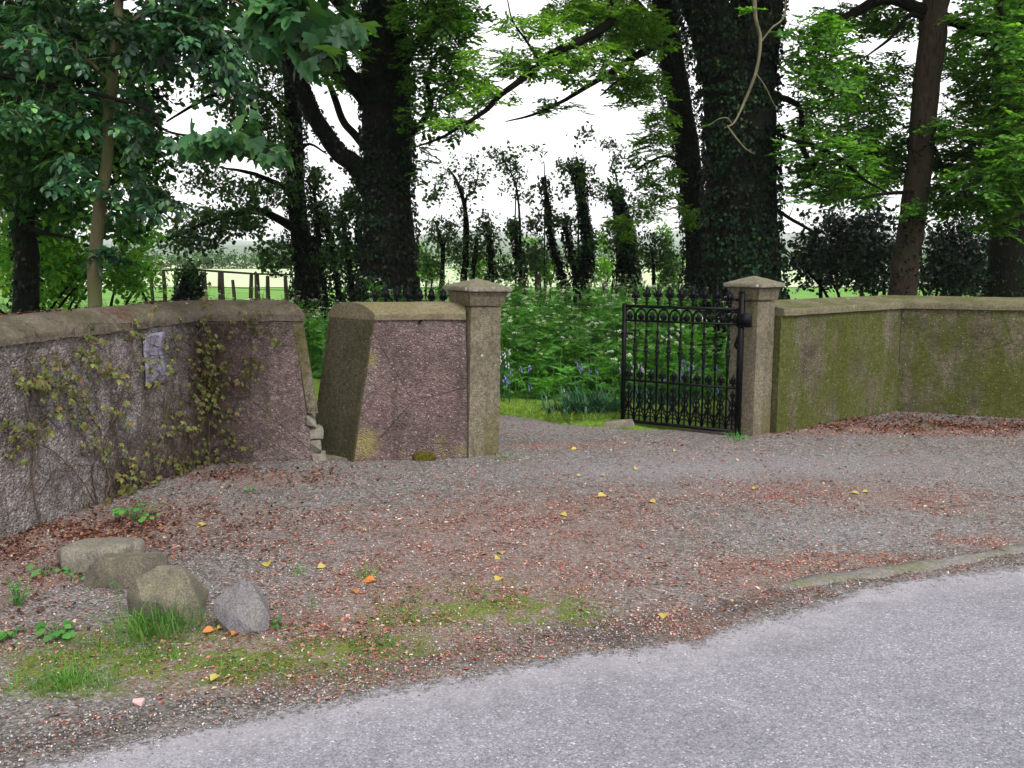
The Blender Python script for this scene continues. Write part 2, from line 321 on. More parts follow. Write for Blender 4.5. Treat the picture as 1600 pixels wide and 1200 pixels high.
def litter_f(P):
    s = .5*blob(P, 350, 1060, 330, 30)+.75*blob(P, 800, 880, 260, 75)+.55*blob(P, 640, 960, 260, 60)+.6*blob(P, 250, 1010, 260, 40)+1.1*blob(P, 1330, 885, 150, 15)+.9*blob(P, 1550, 850, 80, 12)
    s = s+.9*blob(P, 1100, 985, 70, 22)+.8*blob(P, 1180, 905, 70, 30)+1.1*blob(P, 180, 830, 150, 40)+1.0*blob(P, 30, 900, 110, 60)+.9*blob(P, 400, 750, 110, 12)
    s = s+.5*blob(P, 900, 800, 180, 40)+.8*blob(P, 880, 700, 160, 5)+.6*blob(P, 1250, 770, 200, 20)+.5*blob(P, 1450, 790, 140, 18)+1.3*blob(P, 1330, 672, 130, 9)+1.2*blob(P, 1520, 672, 110, 10)+.5*blob(P, 560, 1010, 200, 30)
    s = s+.35*blob(P, 560, 820, 200, 40)
    return s
def moss_f(P):
    s = .28*blob(P, 330, 1040, 380, 40)+.25*blob(P, 760, 930, 220, 40)+ .9*blob(P, 150, 1040, 150, 30)+.9*blob(P, 400, 1040, 110, 16)+.8*blob(P, 560, 1015, 120, 16)+.7*blob(P, 790, 960, 120, 22)+.5*blob(P, 860, 970, 70, 16)
    s = s+.6*blob(P, 60, 1080, 130, 14)+.6*blob(P, 640, 970, 60, 18)+.45*blob(P, 380, 1065, 60, 10)+.7*blob(P, 270, 980, 120, 24)+.4*blob(P, 780, 715, 40, 6)
    return s
def damp_f(P):
    d = P[:, 1]-road_y(P[:, 0]); s = .95*np.exp(-((d-.17)/.13)**2)
    s = s+.5*blob(P, 200, 870, 220, 50)+.3*blob(P, 650, 725, 120, 8)+.6*blob(P, 950, 985, 160, 20)+.4*blob(P, 860, 693, 140, 5)+.5*blob(P, 1400, 655, 200, 7)
    return s
def tyre_f(P):
    return .8*blob(P, 1250, 730, 330, 22)+.6*blob(P, 850, 670, 130, 10)+.6*blob(P, 1350, 830, 170, 25)+.5*blob(P, 1000, 740, 220, 14)
def set_attr(me, name, val):
    a = me.attributes.new(name, 'FLOAT', 'POINT'); a.data.foreach_set('value', np.clip(val, 0, 1.5).astype(np.float32))
def inpoly(P, poly):
    x, y = P[:, 0], P[:, 1]; c = np.zeros(len(P), bool); n = len(poly); j = n-1
    for i in range(n):
        xi, yi = poly[i]; xj, yj = poly[j]
        hit = ((yi > y) != (yj > y)) & (x < (xj-xi)*(y-yi)/(yj-yi+1e-12)+xi); c ^= hit; j = i
    return c
def wob_z(P): return .016*(fbm(P*[1, 1, 0], .9, 31, 3)-.5)*2+.004*(fbm(P*[1, 1, 0], 9, 33, 2)-.5)
# walls' survey points (front face at the foot), shared by the ground below
LW0, LW1, LW2 = gp(0, 850)[:2], gp(320, 724)[:2], gp(511, 722)[:2]
LWm = LW0-(LW1-LW0)/np.linalg.norm(LW1-LW0)*3.2
BK0, BK1 = gp(549, 724)[:2], gp(730, 719)[:2]
RW0, RW1, RW2 = gp(1213, 679)[:2], gp(1400, 645)[:2], gp(1600, 656)[:2]
RW3 = RW2+(RW2-RW1)/np.linalg.norm(RW2-RW1)*2.5
VERGE = [gp(990, 672)[:2], gp(940, 668)[:2], gp(880, 664)[:2], gp(820, 655)[:2], gp(765, 650)[:2], gp(700, 646)[:2]]
F_POLY = [tuple(LWm+[-.1, .1]), tuple(LW0+[-.1, .1]), tuple(LW1+[-.05, .15]), tuple(LW2+[-.25, .3]), tuple(BK0+[-.35, .45]), (-2.3, 8.6), (-2.3, 9.7)]+[tuple(p) for p in VERGE[::-1]]+[tuple(gp(1150, 682)[:2]+[0, .35]), tuple(RW0+[0, .15]), tuple(RW1+[0, .15]), tuple(RW2+[0, .2]), tuple(RW3+[0, .3]), (RW3[0]+.3, 3.0), (6, 1.6), (-6.5, 1.6)]
xs = np.arange(-6.5, 9.5, .05); ys = np.arange(1.6, 10, .05)
gx, gy = np.meshgrid(xs, ys, indexing='ij'); P = np.stack([gx.ravel(), gy.ravel(), np.zeros(gx.size)], 1)
keep = inpoly(P, F_POLY) & (P[:, 1] > road_y(P[:, 0])-.25); idx = -np.ones(len(P), int)
ny = len(ys); i, j = np.meshgrid(np.arange(len(xs)-1), np.arange(ny-1), indexing='ij'); a = (i*ny+j).ravel()
Q = np.stack([a, a+ny, a+ny+1, a+1], 1); Q = Q[keep[Q].all(1)]
us = np.unique(Q); idx[us] = np.arange(len(us)); P = P[us]; P[:, 2] = .006+wob_z(P)+.008
near = np.clip((P[:, 1]-road_y(P[:, 0]))/.25, 0, 1); P[:, 2] = P[:, 2]*near+.005*(1-near)
mb = MB(); mb.add(P, idx[Q]); FP = P
m = NT('gravel forecourt')
v = m.vor(95); cs = m.n('ShaderNodeSeparateColor'); m.l(v.outputs['Color'], cs.inputs[0])
c = m.ramp(cs.outputs[0], [(0, G(.028, .025, .022)), (.35, G(.095, .088, .079)), (.7, G(.175, .165, .155)), (.95, G(.31, .292, .285)), (1, G(.5, .48, .47))])
v2 = m.vor(34); cs2 = m.n('ShaderNodeSeparateColor'); m.l(v2.outputs['Color'], cs2.inputs[0])
c = m.mix(m.ramp(m.noise(2.2, 6, .7), [(.4, 0), (.62, .35)]), c, G(.10, .078, .055)); c = m.mix(.3, c, m.ramp(cs2.outputs[1], [(0, G(.05, .045, .04)), (.6, G(.135, .126, .12)), (1, G(.24, .225, .225))]))
c = m.mix(m.math('MULTIPLY', m.attr('tyre'), .6), c, m.mix(m.noise(60, 4), G(.15, .143, .148), G(.27, .255, .265)))
c = m.mix(m.ramp(m.math('MULTIPLY', m.attr('damp'), m.ramp(m.noise(3, 5), [(.3, .4), (.6, 1)])), [(.1, 0), (.9, .85)]), c, m.mix(1.0, c, G(.42, .37, .33), 'MULTIPLY'))
lf = m.math('MULTIPLY', m.attr('litter'), m.ramp(m.noise(70, 6, .8), [(.46, 0), (.56, 1)]))
lc = m.ramp(m.noise(130, 3), [(.3, G(.10, .05, .04)), (.5, G(.20, .10, .075)), (.7, G(.32, .22, .17))])
c = m.mix(m.ramp(lf, [(.10, 0), (.6, .8)]), c, lc)
mf = m.math('MULTIPLY', m.attr('moss'), m.ramp(m.noise(9, 6, .7), [(.40, 0), (.58, 1)]))
c = m.mix(m.ramp(mf, [(.1, 0), (.6, .9)]), c, m.ramp(m.noise(80, 4), [(.3, G(.05, .07, .012)), (.7, G(.15, .19, .03))]))
m.col(c, .95, .15); n1 = m.bump(m.math('MULTIPLY', v.outputs['Distance'], -1.0), .007, .9); m.bump(m.noise(12, 6, .7), .02, .6, n1)
fo = mb.build('gravel_forecourt', m.m, None, True, kind='structure')
for nm_, f_ in (('litter', litter_f), ('moss', moss_f), ('damp', damp_f), ('tyre', tyre_f)): set_attr(fo.data, nm_, f_(P))

# big ground sheet (woodland floor near, rough grass further)
m = NT('ground'); g = m.n('ShaderNodeNewGeometry'); sx = m.n('ShaderNodeSeparateXYZ'); m.l(g.outputs['Position'], sx.inputs[0])
soil = m.ramp(m.noise(3, 6, .7), [(.3, G(.03, .035, .012)), (.5, G(.04, .07, .018)), (.7, G(.06, .12, .022))])
fld = m.ramp(m.noise(.6, 5, .6), [(.3, G(.07, .17, .03)), (.7, G(.13, .26, .05))])
far = m.math('DIVIDE', m.math('SUBTRACT', sx.outputs[1], 21.0), 5.0, clamp=True)
m.col(m.mix(far, soil, fld), .95, .1); m.bump(m.noise(8, 6, .7), .06, .7)
mb = MB()
def patch(mb, x0, x1, y0, y1, nx, ny_, zf):
    X, Y = np.meshgrid(np.linspace(x0, x1, nx), np.linspace(y0, y1, ny_), indexing='ij'); Pq = np.stack([X.ravel(), Y.ravel(), X.ravel()*0], 1); Pq[:, 2] = zf(Pq)
    i, j = np.meshgrid(np.arange(nx-1), np.arange(ny_-1), indexing='ij'); a = (i*ny_+j).ravel(); mb.add(Pq, np.stack([a, a+ny_, a+ny_+1, a+1], 1))
mb.add([[-3000, -300, -.03], [3000, -300, -.03], [3000, 2800, -.03], [-3000, 2800, -.03]], [[0, 1, 2, 3]])
mb.build('ground', m.m, None, kind='structure')
# verge and woodland floor behind the gates, a bank of turf a little above the drive
m = NT('woodland turf')
c = m.ramp(m.noise(14, 6, .7), [(.3, G(.05, .08, .014)), (.5, G(.10, .18, .025)), (.7, G(.18, .27, .035))])
c = m.mix(m.ramp(m.noise(5, 4), [(.55, 0), (.65, .6)]), c, G(.09, .06, .03)); m.col(c, .95, .1); m.bump(m.noise(40, 5, .7), .02, .8)
mb = MB()
vx = np.array([p[0] for p in VERGE[::-1]]+[2.2, 2.7, 4.1, 6.0]); vy = np.array([p[1] for p in VERGE[::-1]]+[VERGE[0][1]-.2, 8.98, 9.95, 10.2])
cols = []; xs2 = np.concatenate([np.arange(-14, -2.3, .3), np.arange(-2.3, 4, .06), np.arange(4, 14, .3)])
yb = np.interp(xs2, vx, vy); yb = np.where(xs2 < -2.3, 9.6, yb); yb = np.where(xs2 > 4, 10.2, yb)+.03*(fbm(np.stack([xs2, xs2*0, xs2*0], 1), 5, 2)-.5)
T = np.concatenate([np.linspace(0, .12, 6), np.linspace(.16, 1, 26)])
Pq = np.stack([np.repeat(xs2, len(T)), (yb[:, None]+(26-yb[:, None])*T[None]).ravel(), np.zeros(len(xs2)*len(T))], 1)
d0 = Pq[:, 1]-np.repeat(yb, len(T)); Pq[:, 2] = -.02+.08*np.clip(d0/.15, 0, 1)+.05*fbm(Pq, 1.2, 8)*np.clip(d0, 0, 1)
k = len(T); i, j = np.meshgrid(np.arange(len(xs2)-1), np.arange(k-1), indexing='ij'); a = (i*k+j).ravel(); mb.add(Pq, np.stack([a, a+k, a+k+1, a+1], 1))
mb.build('woodland_floor', m.m, None, True, kind='structure')
def verge_y(x): return np.interp(x, vx, vy)

# road
xr = np.arange(-9, 22, .03); yr = road_y(xr)+road_wob(xr); rows = []
offs = [0, .02, .05, .09, .15, .25, .4, 1.0, 2.0, 3.2, 6.2]; zz = [.004, .014, .018, .021, .026, .029, .032, .045, .05, .05, .0]
Pq = np.stack([np.repeat(xr, len(offs)), (yr[:, None]-np.array(offs)[None]).ravel(), np.tile(zz, len(xr))], 1); k = len(offs)
i, j = np.meshgrid(np.arange(len(xr)-1), np.arange(k-1), indexing='ij'); a = (i*k+j).ravel()
mb = MB(); mb.add(Pq, np.stack([a, a+1, a+k+1, a+k], 1))
m = NT('worn asphalt'); v = m.vor(150); cs = m.n('ShaderNodeSeparateColor'); m.l(v.outputs['Color'], cs.inputs[0])
c = m.ramp(cs.outputs[0], [(0, G(.115, .113, .128)), (.5, G(.182, .18, .202)), (.96, G(.25, .247, .27)), (1, G(.44, .43, .46))])
v3 = m.vor(420); cs3 = m.n('ShaderNodeSeparateColor'); m.l(v3.outputs['Color'], cs3.inputs[0])
c = m.mix(1.0, c, m.ramp(cs3.outputs[0], [(0, .72), (1, 1.26)]), 'MULTIPLY')
c = m.mix(1.0, c, m.ramp(m.noise(1.3, 7, .7, dist=.3), [(.3, .82), (.7, 1.12)]), 'MULTIPLY')
c = m.mix(1.0, c, m.ramp(m.noise(14, 5, .7), [(.3, .86), (.7, 1.12)]), 'MULTIPLY')
ed = m.attr('edge'); c = m.mix(m.math('MULTIPLY', ed, m.ramp(m.noise(7, 6, .7), [(.3, .25), (.62, .8)])), c, G(.31, .295, .315))
c = m.mix(m.ramp(m.math('MULTIPLY', m.attr('stain'), m.noise(4, 4, .6)), [(.1, 0), (.5, .5)]), c, G(.10, .095, .12))
gr = m.math('MULTIPLY', m.attr('grit'), m.ramp(m.noise(26, 7, .8), [(.36, .0), (.60, 1.6)])); c = m.mix(m.ramp(gr, [(.32, 0), (.42, .9)]), c, m.ramp(m.vor(100).outputs['Color'], [(0, G(.03, .027, .025)), (.5, G(.11, .10, .097)), (1, G(.26, .24, .235))]))
m.col(c, .88, .25); n1 = m.bump(m.math('MULTIPLY', v.outputs['Distance'], -1.0), .0035, .8); m.bump(m.noise(35, 6, .7), .006, .6, n1)
ro = mb.build('road', m.m, None, True, kind='structure')
set_attr(ro.data, 'edge', np.exp(-((yr[:, None]-Pq[:, 1].reshape(len(xr), k))/.28)**2).ravel()); set_attr(ro.data, 'grit', (np.exp(-((yr[:, None]-Pq[:, 1].reshape(len(xr), k))/.11)**2)*(.55+.9*(fbm(np.stack([xr, xr*0, xr*0], 1), 1.6, 6)[:, None]-.2))).ravel()); set_attr(ro.data, 'stain', blob(Pq, 1150, 1095, 100, 14)+.6*blob(Pq, 1330, 955, 130, 9))

# fields, far hedges, hills
m = NT('pale field'); m.col(m.ramp(m.noise(.03, 4), [(.3, G(.30, .38, .2)), (.7, G(.42, .48, .3))]), .95, .1)
for nm_, (x0, x1, y0, y1) in {'near_meadow': (-160, 200, 48, 108), 'far_meadow': (-500, 500, 116, 330)}.items():
    mb = MB(); mb.add([[x0, y0, .0], [x1, y0, .0], [x1, y1, .02], [x0, y1, .02]], [[0, 1, 2, 3]]); mb.build(nm_, m.m, None, kind='structure')
hz = []
for k_, (dist, hh, cc, sd_) in enumerate([(700, 14, G(.06, .10, .05), 3), (1150, 34, G(.06, .095, .06), 4), (1900, 66, G(.055, .085, .065), 5)]):
    m = NT('hill %d' % k_); m.col(m.ramp(m.noise(.012, 5, .6), [(.35, tuple(x*.7 for x in cc[:3])+(1,)), (.6, cc), (.7, G(.16, .22, .09))]), .95, .1)
    X = np.linspace(-1400, 1400, 160); mb = MB(); nyh = 8; Pq = []
    for t in np.linspace(0, 1, nyh):
        h = hh*(.55+.9*(fbm(np.stack([X/400, X*0+sd_, X*0], 1), 1, sd_)-.3))*math.sin(t*math.pi/2)
        Pq.append(np.stack([X, X*0+dist+t*260, h-.5], 1))
    Pq = np.concatenate(Pq); i, j = np.meshgrid(np.arange(nyh-1), np.arange(159), indexing='ij'); a = (i*160+j).ravel(); mb.add(Pq, np.stack([a, a+1, a+161, a+160], 1))
    mb.build('hills', m.m, None, True, kind='structure')

# ================================================================== WALLS
def grid_face(mb, q, nu, nv, disp, seed, freeze=False):
    """quad q (4 corners a,b,c,d) as a displaced grid"""
    q = np.array(q, float); s, t = np.meshgrid(np.linspace(0, 1, nu+1), np.linspace(0, 1, nv+1), indexing='ij'); s = s.ravel()[:, None]; t = t.ravel()[:, None]
    Pq = q[0]*(1-s)*(1-t)+q[1]*s*(1-t)+q[2]*s*t+q[3]*(1-s)*t
    D = np.stack([fbm(Pq, 4, seed, 4)-.5, fbm(Pq, 4, seed+3, 4)-.5, fbm(Pq, 4, seed+5, 4)-.5], 1)*2*disp
    D += np.stack([fbm(Pq, 22, seed+9, 2)-.5, fbm(Pq, 22, seed+13, 2)-.5, fbm(Pq, 22, seed+15, 2)-.5], 1)*disp*.8
    i, j = np.meshgrid(np.arange(nu), np.arange(nv), indexing='ij'); a = (i*(nv+1)+j).ravel(); mb.add(Pq+D, np.stack([a, a+nv+1, a+nv+2, a+1], 1))
def hexa(mb, b, t, res=.06, disp=.008, seed=1):
    """block with bottom corners b[4] and top corners t[4] (front-left, front-right, back-right, back-left)"""
    b = [np.array(x, float) for x in b]; t = [np.array(x, float) for x in t]; n = lambda a, c: max(1, int(np.linalg.norm(a-c)/res))
    for i in range(4):
        j = (i+1) % 4; grid_face(mb, [b[i], b[j], t[j], t[i]], n(b[i], b[j]), n(b[i], t[i]), disp, seed)
    grid_face(mb, [t[0], t[1], t[2], t[3]], n(t[0], t[1]), n(t[1], t[2]), disp, seed)
v3_ = lambda p, z: np.array([p[0], p[1], z])
def merge(o, d=.0005):
    bm = bmesh.new(); bm.from_mesh(o.data); bmesh.ops.remove_doubles(bm, verts=bm.verts, dist=d); bmesh.ops.recalc_face_normals(bm, faces=bm.faces); bm.to_mesh(o.data); bm.free(); o.data.set_sharp_from_angle(angle=R(40)); return o
def coping(mb, F, B, zs, prof, over=.025, seed=1, disp=.007, step=.06):
    """profile (t across, height, 0..1) swept from front line F to back line B"""
    F = np.array(F, float); B = np.array(B, float); zs = np.array(zs, float); secs = []
    for i in range(len(F)-1):
        n = max(2, int(np.linalg.norm(F[i+1]-F[i])/step))
        for s in np.linspace(0, 1, n+1)[(1 if i else 0):]: secs.append((F[i]*(1-s)+F[i+1]*s, B[i]*(1-s)+B[i+1]*s, zs[i]*(1-s)+zs[i+1]*s))
    V = []
    for f, b, z in secs:
        d = (b-f); L = np.linalg.norm(d); d = d/L
        for t, h in prof: p = f-d*over+d*(L+2*over)*t; V.append([p[0], p[1], z+h])
    V = np.array(V); k = len(prof); D = np.stack([fbm(V, 5, seed+q, 4)-.5 for q in range(3)], 1)*2*disp+np.stack([fbm(V, 25, seed+q+7, 3)-.5 for q in range(3)], 1)*disp
    V = V+D; m_ = len(secs); i, j = np.meshgrid(np.arange(m_-1), np.arange(k), indexing='ij'); i = i.ravel(); j = j.ravel()
    mb.add(V, [np.stack([i*k+j, i*k+(j+1) % k, (i+1)*k+(j+1) % k, (i+1)*k+j], 1), list(range(k))[::-1], list(range((m_-1)*k, m_*k))])
def prof_round(h, lip=.05):
    p = [(0, 0), (0, lip*.5), (.0, lip), (.04, lip+.02), (.1, lip+(h-lip)*.45), (.2, lip+(h-lip)*.75), (.33, h*.96), (.48, h), (.62, h*.99), (.76, h*.9), (.88, h*.68), (.96, h*.38), (1, lip*.8), (1, 0), (.75, 0), (.5, 0), (.25, 0)]
    return p
PROF_R = [(0, 0), (0, .025), (0, .052), (.012, .062), (.25, .078), (.5, .093), (.75, .108), (.985, .118), (1, .108), (1, .05), (1, 0), (.66, 0), (.33, 0)]
OB = np.array([-.42, .40])                                  # direction in which the stile cuts through the wall
dL = (LW1-LW0)/np.linalg.norm(LW1-LW0); nL = np.array([-dL[1], dL[0]])
dM = (LW2-LW1)/np.linalg.norm(LW2-LW1); nM = np.array([-dM[1], dM[0]])
BM = LW1+(nL+nM)/np.linalg.norm(nL+nM)*.43                 # back of the bend
TOPL = 1.135
e_top = LW2-dM*.155                                         # the end leans back as it rises
wl = thing('roadside_wall', 'long grey pebble-dashed wall on the left under a rounded mossy coping, hung with creeper', 'wall', (*LW1, 0))
mb = MB()
hexa(mb, [v3_(LWm, -.1), v3_(LW1, -.1), v3_(BM, -.1), v3_(LWm+nL*.42, -.1)], [v3_(LWm, TOPL), v3_(LW1, TOPL), v3_(BM, TOPL), v3_(LWm+nL*.42, TOPL)], .06, .012, 3)
o = part('near_bay', mb, M['cast_grey'], wl, True); merge(o); o['label'] = 'grey bay of the wall with pale pebble dash'
mb = MB(); s_ = .085
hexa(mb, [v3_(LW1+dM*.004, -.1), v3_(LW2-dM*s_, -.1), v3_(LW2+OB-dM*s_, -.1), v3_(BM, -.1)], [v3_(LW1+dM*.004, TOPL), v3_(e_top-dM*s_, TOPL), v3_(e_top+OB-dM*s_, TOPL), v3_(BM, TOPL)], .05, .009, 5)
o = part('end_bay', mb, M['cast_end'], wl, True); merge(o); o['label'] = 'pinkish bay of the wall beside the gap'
mb = MB(); zc = .40; f_ = zc/TOPL; ml = LW2*(1-f_)+e_top*f_
hexa(mb, [v3_(ml-dM*(s_-.004)-nM*.006, zc), v3_(ml-nM*.006, zc), v3_(ml+OB, zc), v3_(ml+OB-dM*(s_-.004), zc)], [v3_(e_top-dM*(s_-.004)-nM*.006, TOPL-.002), v3_(e_top-nM*.006, TOPL-.002), v3_(e_top+OB, TOPL-.002), v3_(e_top+OB-dM*(s_-.004), TOPL-.002)], .04, .004, 8)
o = part('end_render', mb, M['pillar'], wl, True); merge(o); o['label'] = 'smooth render strip cracked away from the wall end'
def rock_mesh(pts, seed, amp=.02, cuts=5, smooth=1, sc=9):
    bm = bmesh.new()
    for p in pts: bm.verts.new(p)
    r_ = bmesh.ops.convex_hull(bm, input=bm.verts); bmesh.ops.delete(bm, geom=[g for g in r_['geom_interior'] if isinstance(g, bmesh.types.BMVert)], context='VERTS')
    bmesh.ops.subdivide_edges(bm, edges=bm.edges, cuts=cuts, use_grid_fill=True)
    bmesh.ops.triangulate(bm, faces=bm.faces)
    for _ in range(smooth): bmesh.ops.smooth_vert(bm, verts=bm.verts, factor=.5, use_axis_x=True, use_axis_y=True, use_axis_z=True)
    V = np.array([v.co for v in bm.verts]); D = np.stack([fbm(V, sc, seed+q, 5)-.5 for q in range(3)], 1)*2*amp
    for v, d in zip(bm.verts, D): v.co += Vector(d)
    me = bpy.data.meshes.new('rock'); bmesh.ops.recalc_face_normals(bm, faces=bm.faces); bm.to_mesh(me); bm.free()
    me.polygons.foreach_set('use_smooth', np.ones(len(me.polygons), bool)); me.set_sharp_from_angle(angle=math.radians(24)); return me
def rand_box_pts(cx, cy, cz, sx, sy, sz, n, seed):
    r_ = np.random.default_rng(seed); p = r_.uniform(-1, 1, (n, 3)); p = np.sign(p)*np.abs(p)**.45
    return (p*[sx/2, sy/2, sz/2]+[cx, cy, cz]).tolist()
for k_, (zc_, w_, h_) in enumerate([(.34, .10, .10), (.235, .13, .11), (.12, .10, .13), (.03, .13, .09)]):
    c_ = LW2*(1-zc_/TOPL)+e_top*zc_/TOPL-dM*(.035-.012*(k_ % 2))+OB*.12
    me = rock_mesh(rand_box_pts(0, 0, 0, w_, .17, h_, 16, 40+k_), 50+k_, .008, 3, 0, 20)
    o = bpy.data.objects.new('rubble_stone', me); SC.collection.objects.link(o); me.materials.append(M['rubble']); o.location = (c_[0], c_[1], zc_); o.rotation_euler = (0, 0, R(20)); o.parent = wl; o.matrix_parent_inverse = Matrix.Translation(-Vector(wl.location))
mb = MB(); coping(mb, [LWm, LW0, LW1, e_top], [LWm+nL*.42, LW0+nL*.42, BM, e_top+OB], [TOPL]*4, prof_round(.155), .03, 11, .012)
o = part('coping', mb, M['cope_left'], wl, True); merge(o)

wb = thing('stile_wall', 'short purplish roughcast wall block leaning back from the gap beside the left gate pillar', 'wall', (*((BK0+BK1)/2), 0))
dB = (BK1-BK0)/np.linalg.norm(BK1-BK0); nB = np.array([-dB[1], dB[0]]); t0 = BK0+dB*.205; TOPB = 1.14
mb = MB()
hexa(mb, [v3_(BK0, -.1), v3_(BK1, -.1), v3_(BK1+nB*.42, -.1), v3_(BK0+OB, -.1)], [v3_(t0+nB*.03, TOPB), v3_(BK1+nB*.03, TOPB), v3_(BK1+nB*.42, TOPB), v3_(t0+OB, TOPB)], .05, .009, 15)
o = part('wall_body', mb, M['cast_pink'], wb, True); merge(o)
# the smooth end face of the block, darkened in colour for its shade
mb = MB(); e = -dB*.012
hexa(mb, [v3_(BK0+e-nB*.004, -.1), v3_(BK0+dB*.002-nB*.004, -.1), v3_(BK0+OB+dB*.002, -.1), v3_(BK0+OB+e, -.1)], [v3_(t0+e+nB*.026, TOPB), v3_(t0+nB*.026, TOPB), v3_(t0+OB, TOPB), v3_(t0+OB+e, TOPB)], .05, .003, 18)
o = part('end_face', mb, M['cast_olive_shade'], wb, True); merge(o); o['label'] = 'olive sloping end face of the block with its shade put into the colour'
mb = MB(); coping(mb, [t0+nB*.03-dB*.012, BK1+nB*.03-dB*.0], [t0+OB-dB*.012, BK1+nB*.42], [TOPB]*2, prof_round(.13, .045), .02, 21, .007)
o = part('coping', mb, M['cope_block'], wb, True); merge(o)
mo = gp(662, 722); mb = MB(); V = []
me = rock_mesh(rand_box_pts(0, 0, .03, .2, .09, .11, 30, 3), 9, .014, 4, 2, 14); o = bpy.data.objects.new('moss_cushion', me); SC.collection.objects.link(o); me.materials.append(M['moss']); o.location = (mo[0], mo[1]+.01, 0); o.parent = wb; o.matrix_parent_inverse = Matrix.Translation(-Vector(wb.location))

wr = thing('boundary_wall', 'green mossy rendered wall bending inwards on the right of the gate pillar', 'wall', (*RW1, 0))
d1 = (RW1-RW0)/np.linalg.norm(RW1-RW0); n1_ = np.array([-d1[1], d1[0]]); d2 = (RW2-RW1)/np.linalg.norm(RW2-RW1); n2_ = np.array([-d2[1], d2[0]])
RB = RW1+(n1_+n2_)/np.linalg.norm(n1_+n2_)*.36; TOPR = 1.10; T36 = .35
mb = MB(); hexa(mb, [v3_(RW0, -.1), v3_(RW1, -.1), v3_(RB, -.1), v3_(RW0+n1_*T36, -.1)], [v3_(RW0, TOPR), v3_(RW1, TOPR), v3_(RB, TOPR), v3_(RW0+n1_*T36, TOPR)], .05, .010, 25)
o = part('gate_bay', mb, M['cast_moss'], wr, True); merge(o)
mb = MB(); hexa(mb, [v3_(RW1, -.1), v3_(RW3, -.1), v3_(RW3+n2_*T36, -.1), v3_(RB, -.1)], [v3_(RW1, TOPR), v3_(RW3, TOPR), v3_(RW3+n2_*T36, TOPR), v3_(RB, TOPR)], .05, .010, 27)
o = part('road_bay', mb, M['cast_moss'], wr, True); merge(o)
mb = MB(); coping(mb, [RW0, RW1, RW3], [RW0+n1_*T36, RB, RW3+n2_*T36], [TOPR]*3, PROF_R, .03, 31, .006)
o = part('coping', mb, M['cope_right'], wr, True); merge(o)

# ------------------------------------------------------------------ gate pillars
def pillar(name_label, c, rot, s, tilt=(0, 0)):
    t = thing('gate_pillar', name_label, 'gate pillar', (c[0], c[1], 0), 'pillars of the gateway', (tilt[0], tilt[1], rot))
    def sq(mb, lev, disp, seed):
        for (s0, z0), (s1, z1) in zip(lev[:-1], lev[1:]):
            for i in range(4):
                cs_ = [(-1, -1), (1, -1), (1, 1), (-1, 1)]; a, b = cs_[i], cs_[(i+1) % 4]
                q = [[a[0]*s0/2, a[1]*s0/2, z0], [b[0]*s0/2, b[1]*s0/2, z0], [b[0]*s1/2, b[1]*s1/2, z1], [a[0]*s1/2, a[1]*s1/2, z1]]
                grid_face(mb, q, max(1, int(s0/.03)) if s0 > .02 else 8, max(1, int(np.linalg.norm(np.array(q[0])-q[3])/.05)), disp, seed)
        s1, z1 = lev[-1]
        if s1 > .02: grid_face(mb, [[-s1/2, -s1/2, z1], [s1/2, -s1/2, z1], [s1/2, s1/2, z1], [-s1/2, s1/2, z1]], 4, 4, disp, seed)
        s1, z1 = lev[0]; grid_face(mb, [[-s1/2, s1/2, z1], [s1/2, s1/2, z1], [s1/2, -s1/2, z1], [-s1/2, -s1/2, z1]], 4, 4, disp, seed)
    mb = MB(); sq(mb, [(s*1.03, -.15), (s*1.01, .3), (s, 1.235)], .005, int(c[0]*10) % 50+3); o = part('shaft', mb, M['pillar'], t, False, True); merge(o, .004)
    mb = MB(); k = s/.28; sq(mb, [(.30*k, 1.24), (.315*k, 1.25), (.335*k, 1.33), (.35*k, 1.352)], .003, 61); o = part('neck', mb, M['pillar'], t, False, True); merge(o, .003)
    mb = MB(); sq(mb, [(.365*k, 1.356), (.40*k, 1.362), (.405*k, 1.385), (.395*k, 1.396), (.02*k, 1.460)], .006, 71+int(c[0]*10)); o = part('cap', mb, M['cap'], t, False, True); merge(o, .004)
    return t
PL = gp(742, 719)[:2]+[-.01, .19]; PR = gp(1178, 684)[:2]+[.0, .20]
pillar('square gate pillar with a blunt pyramid cap at the right end of the purplish wall block', PL, R(34), .285, (0, R(1.4)))
pillar('square gate pillar with a pyramid cap holding the open iron gate beside the mossy wall', PR, R(42), .275, (0, R(.3)))

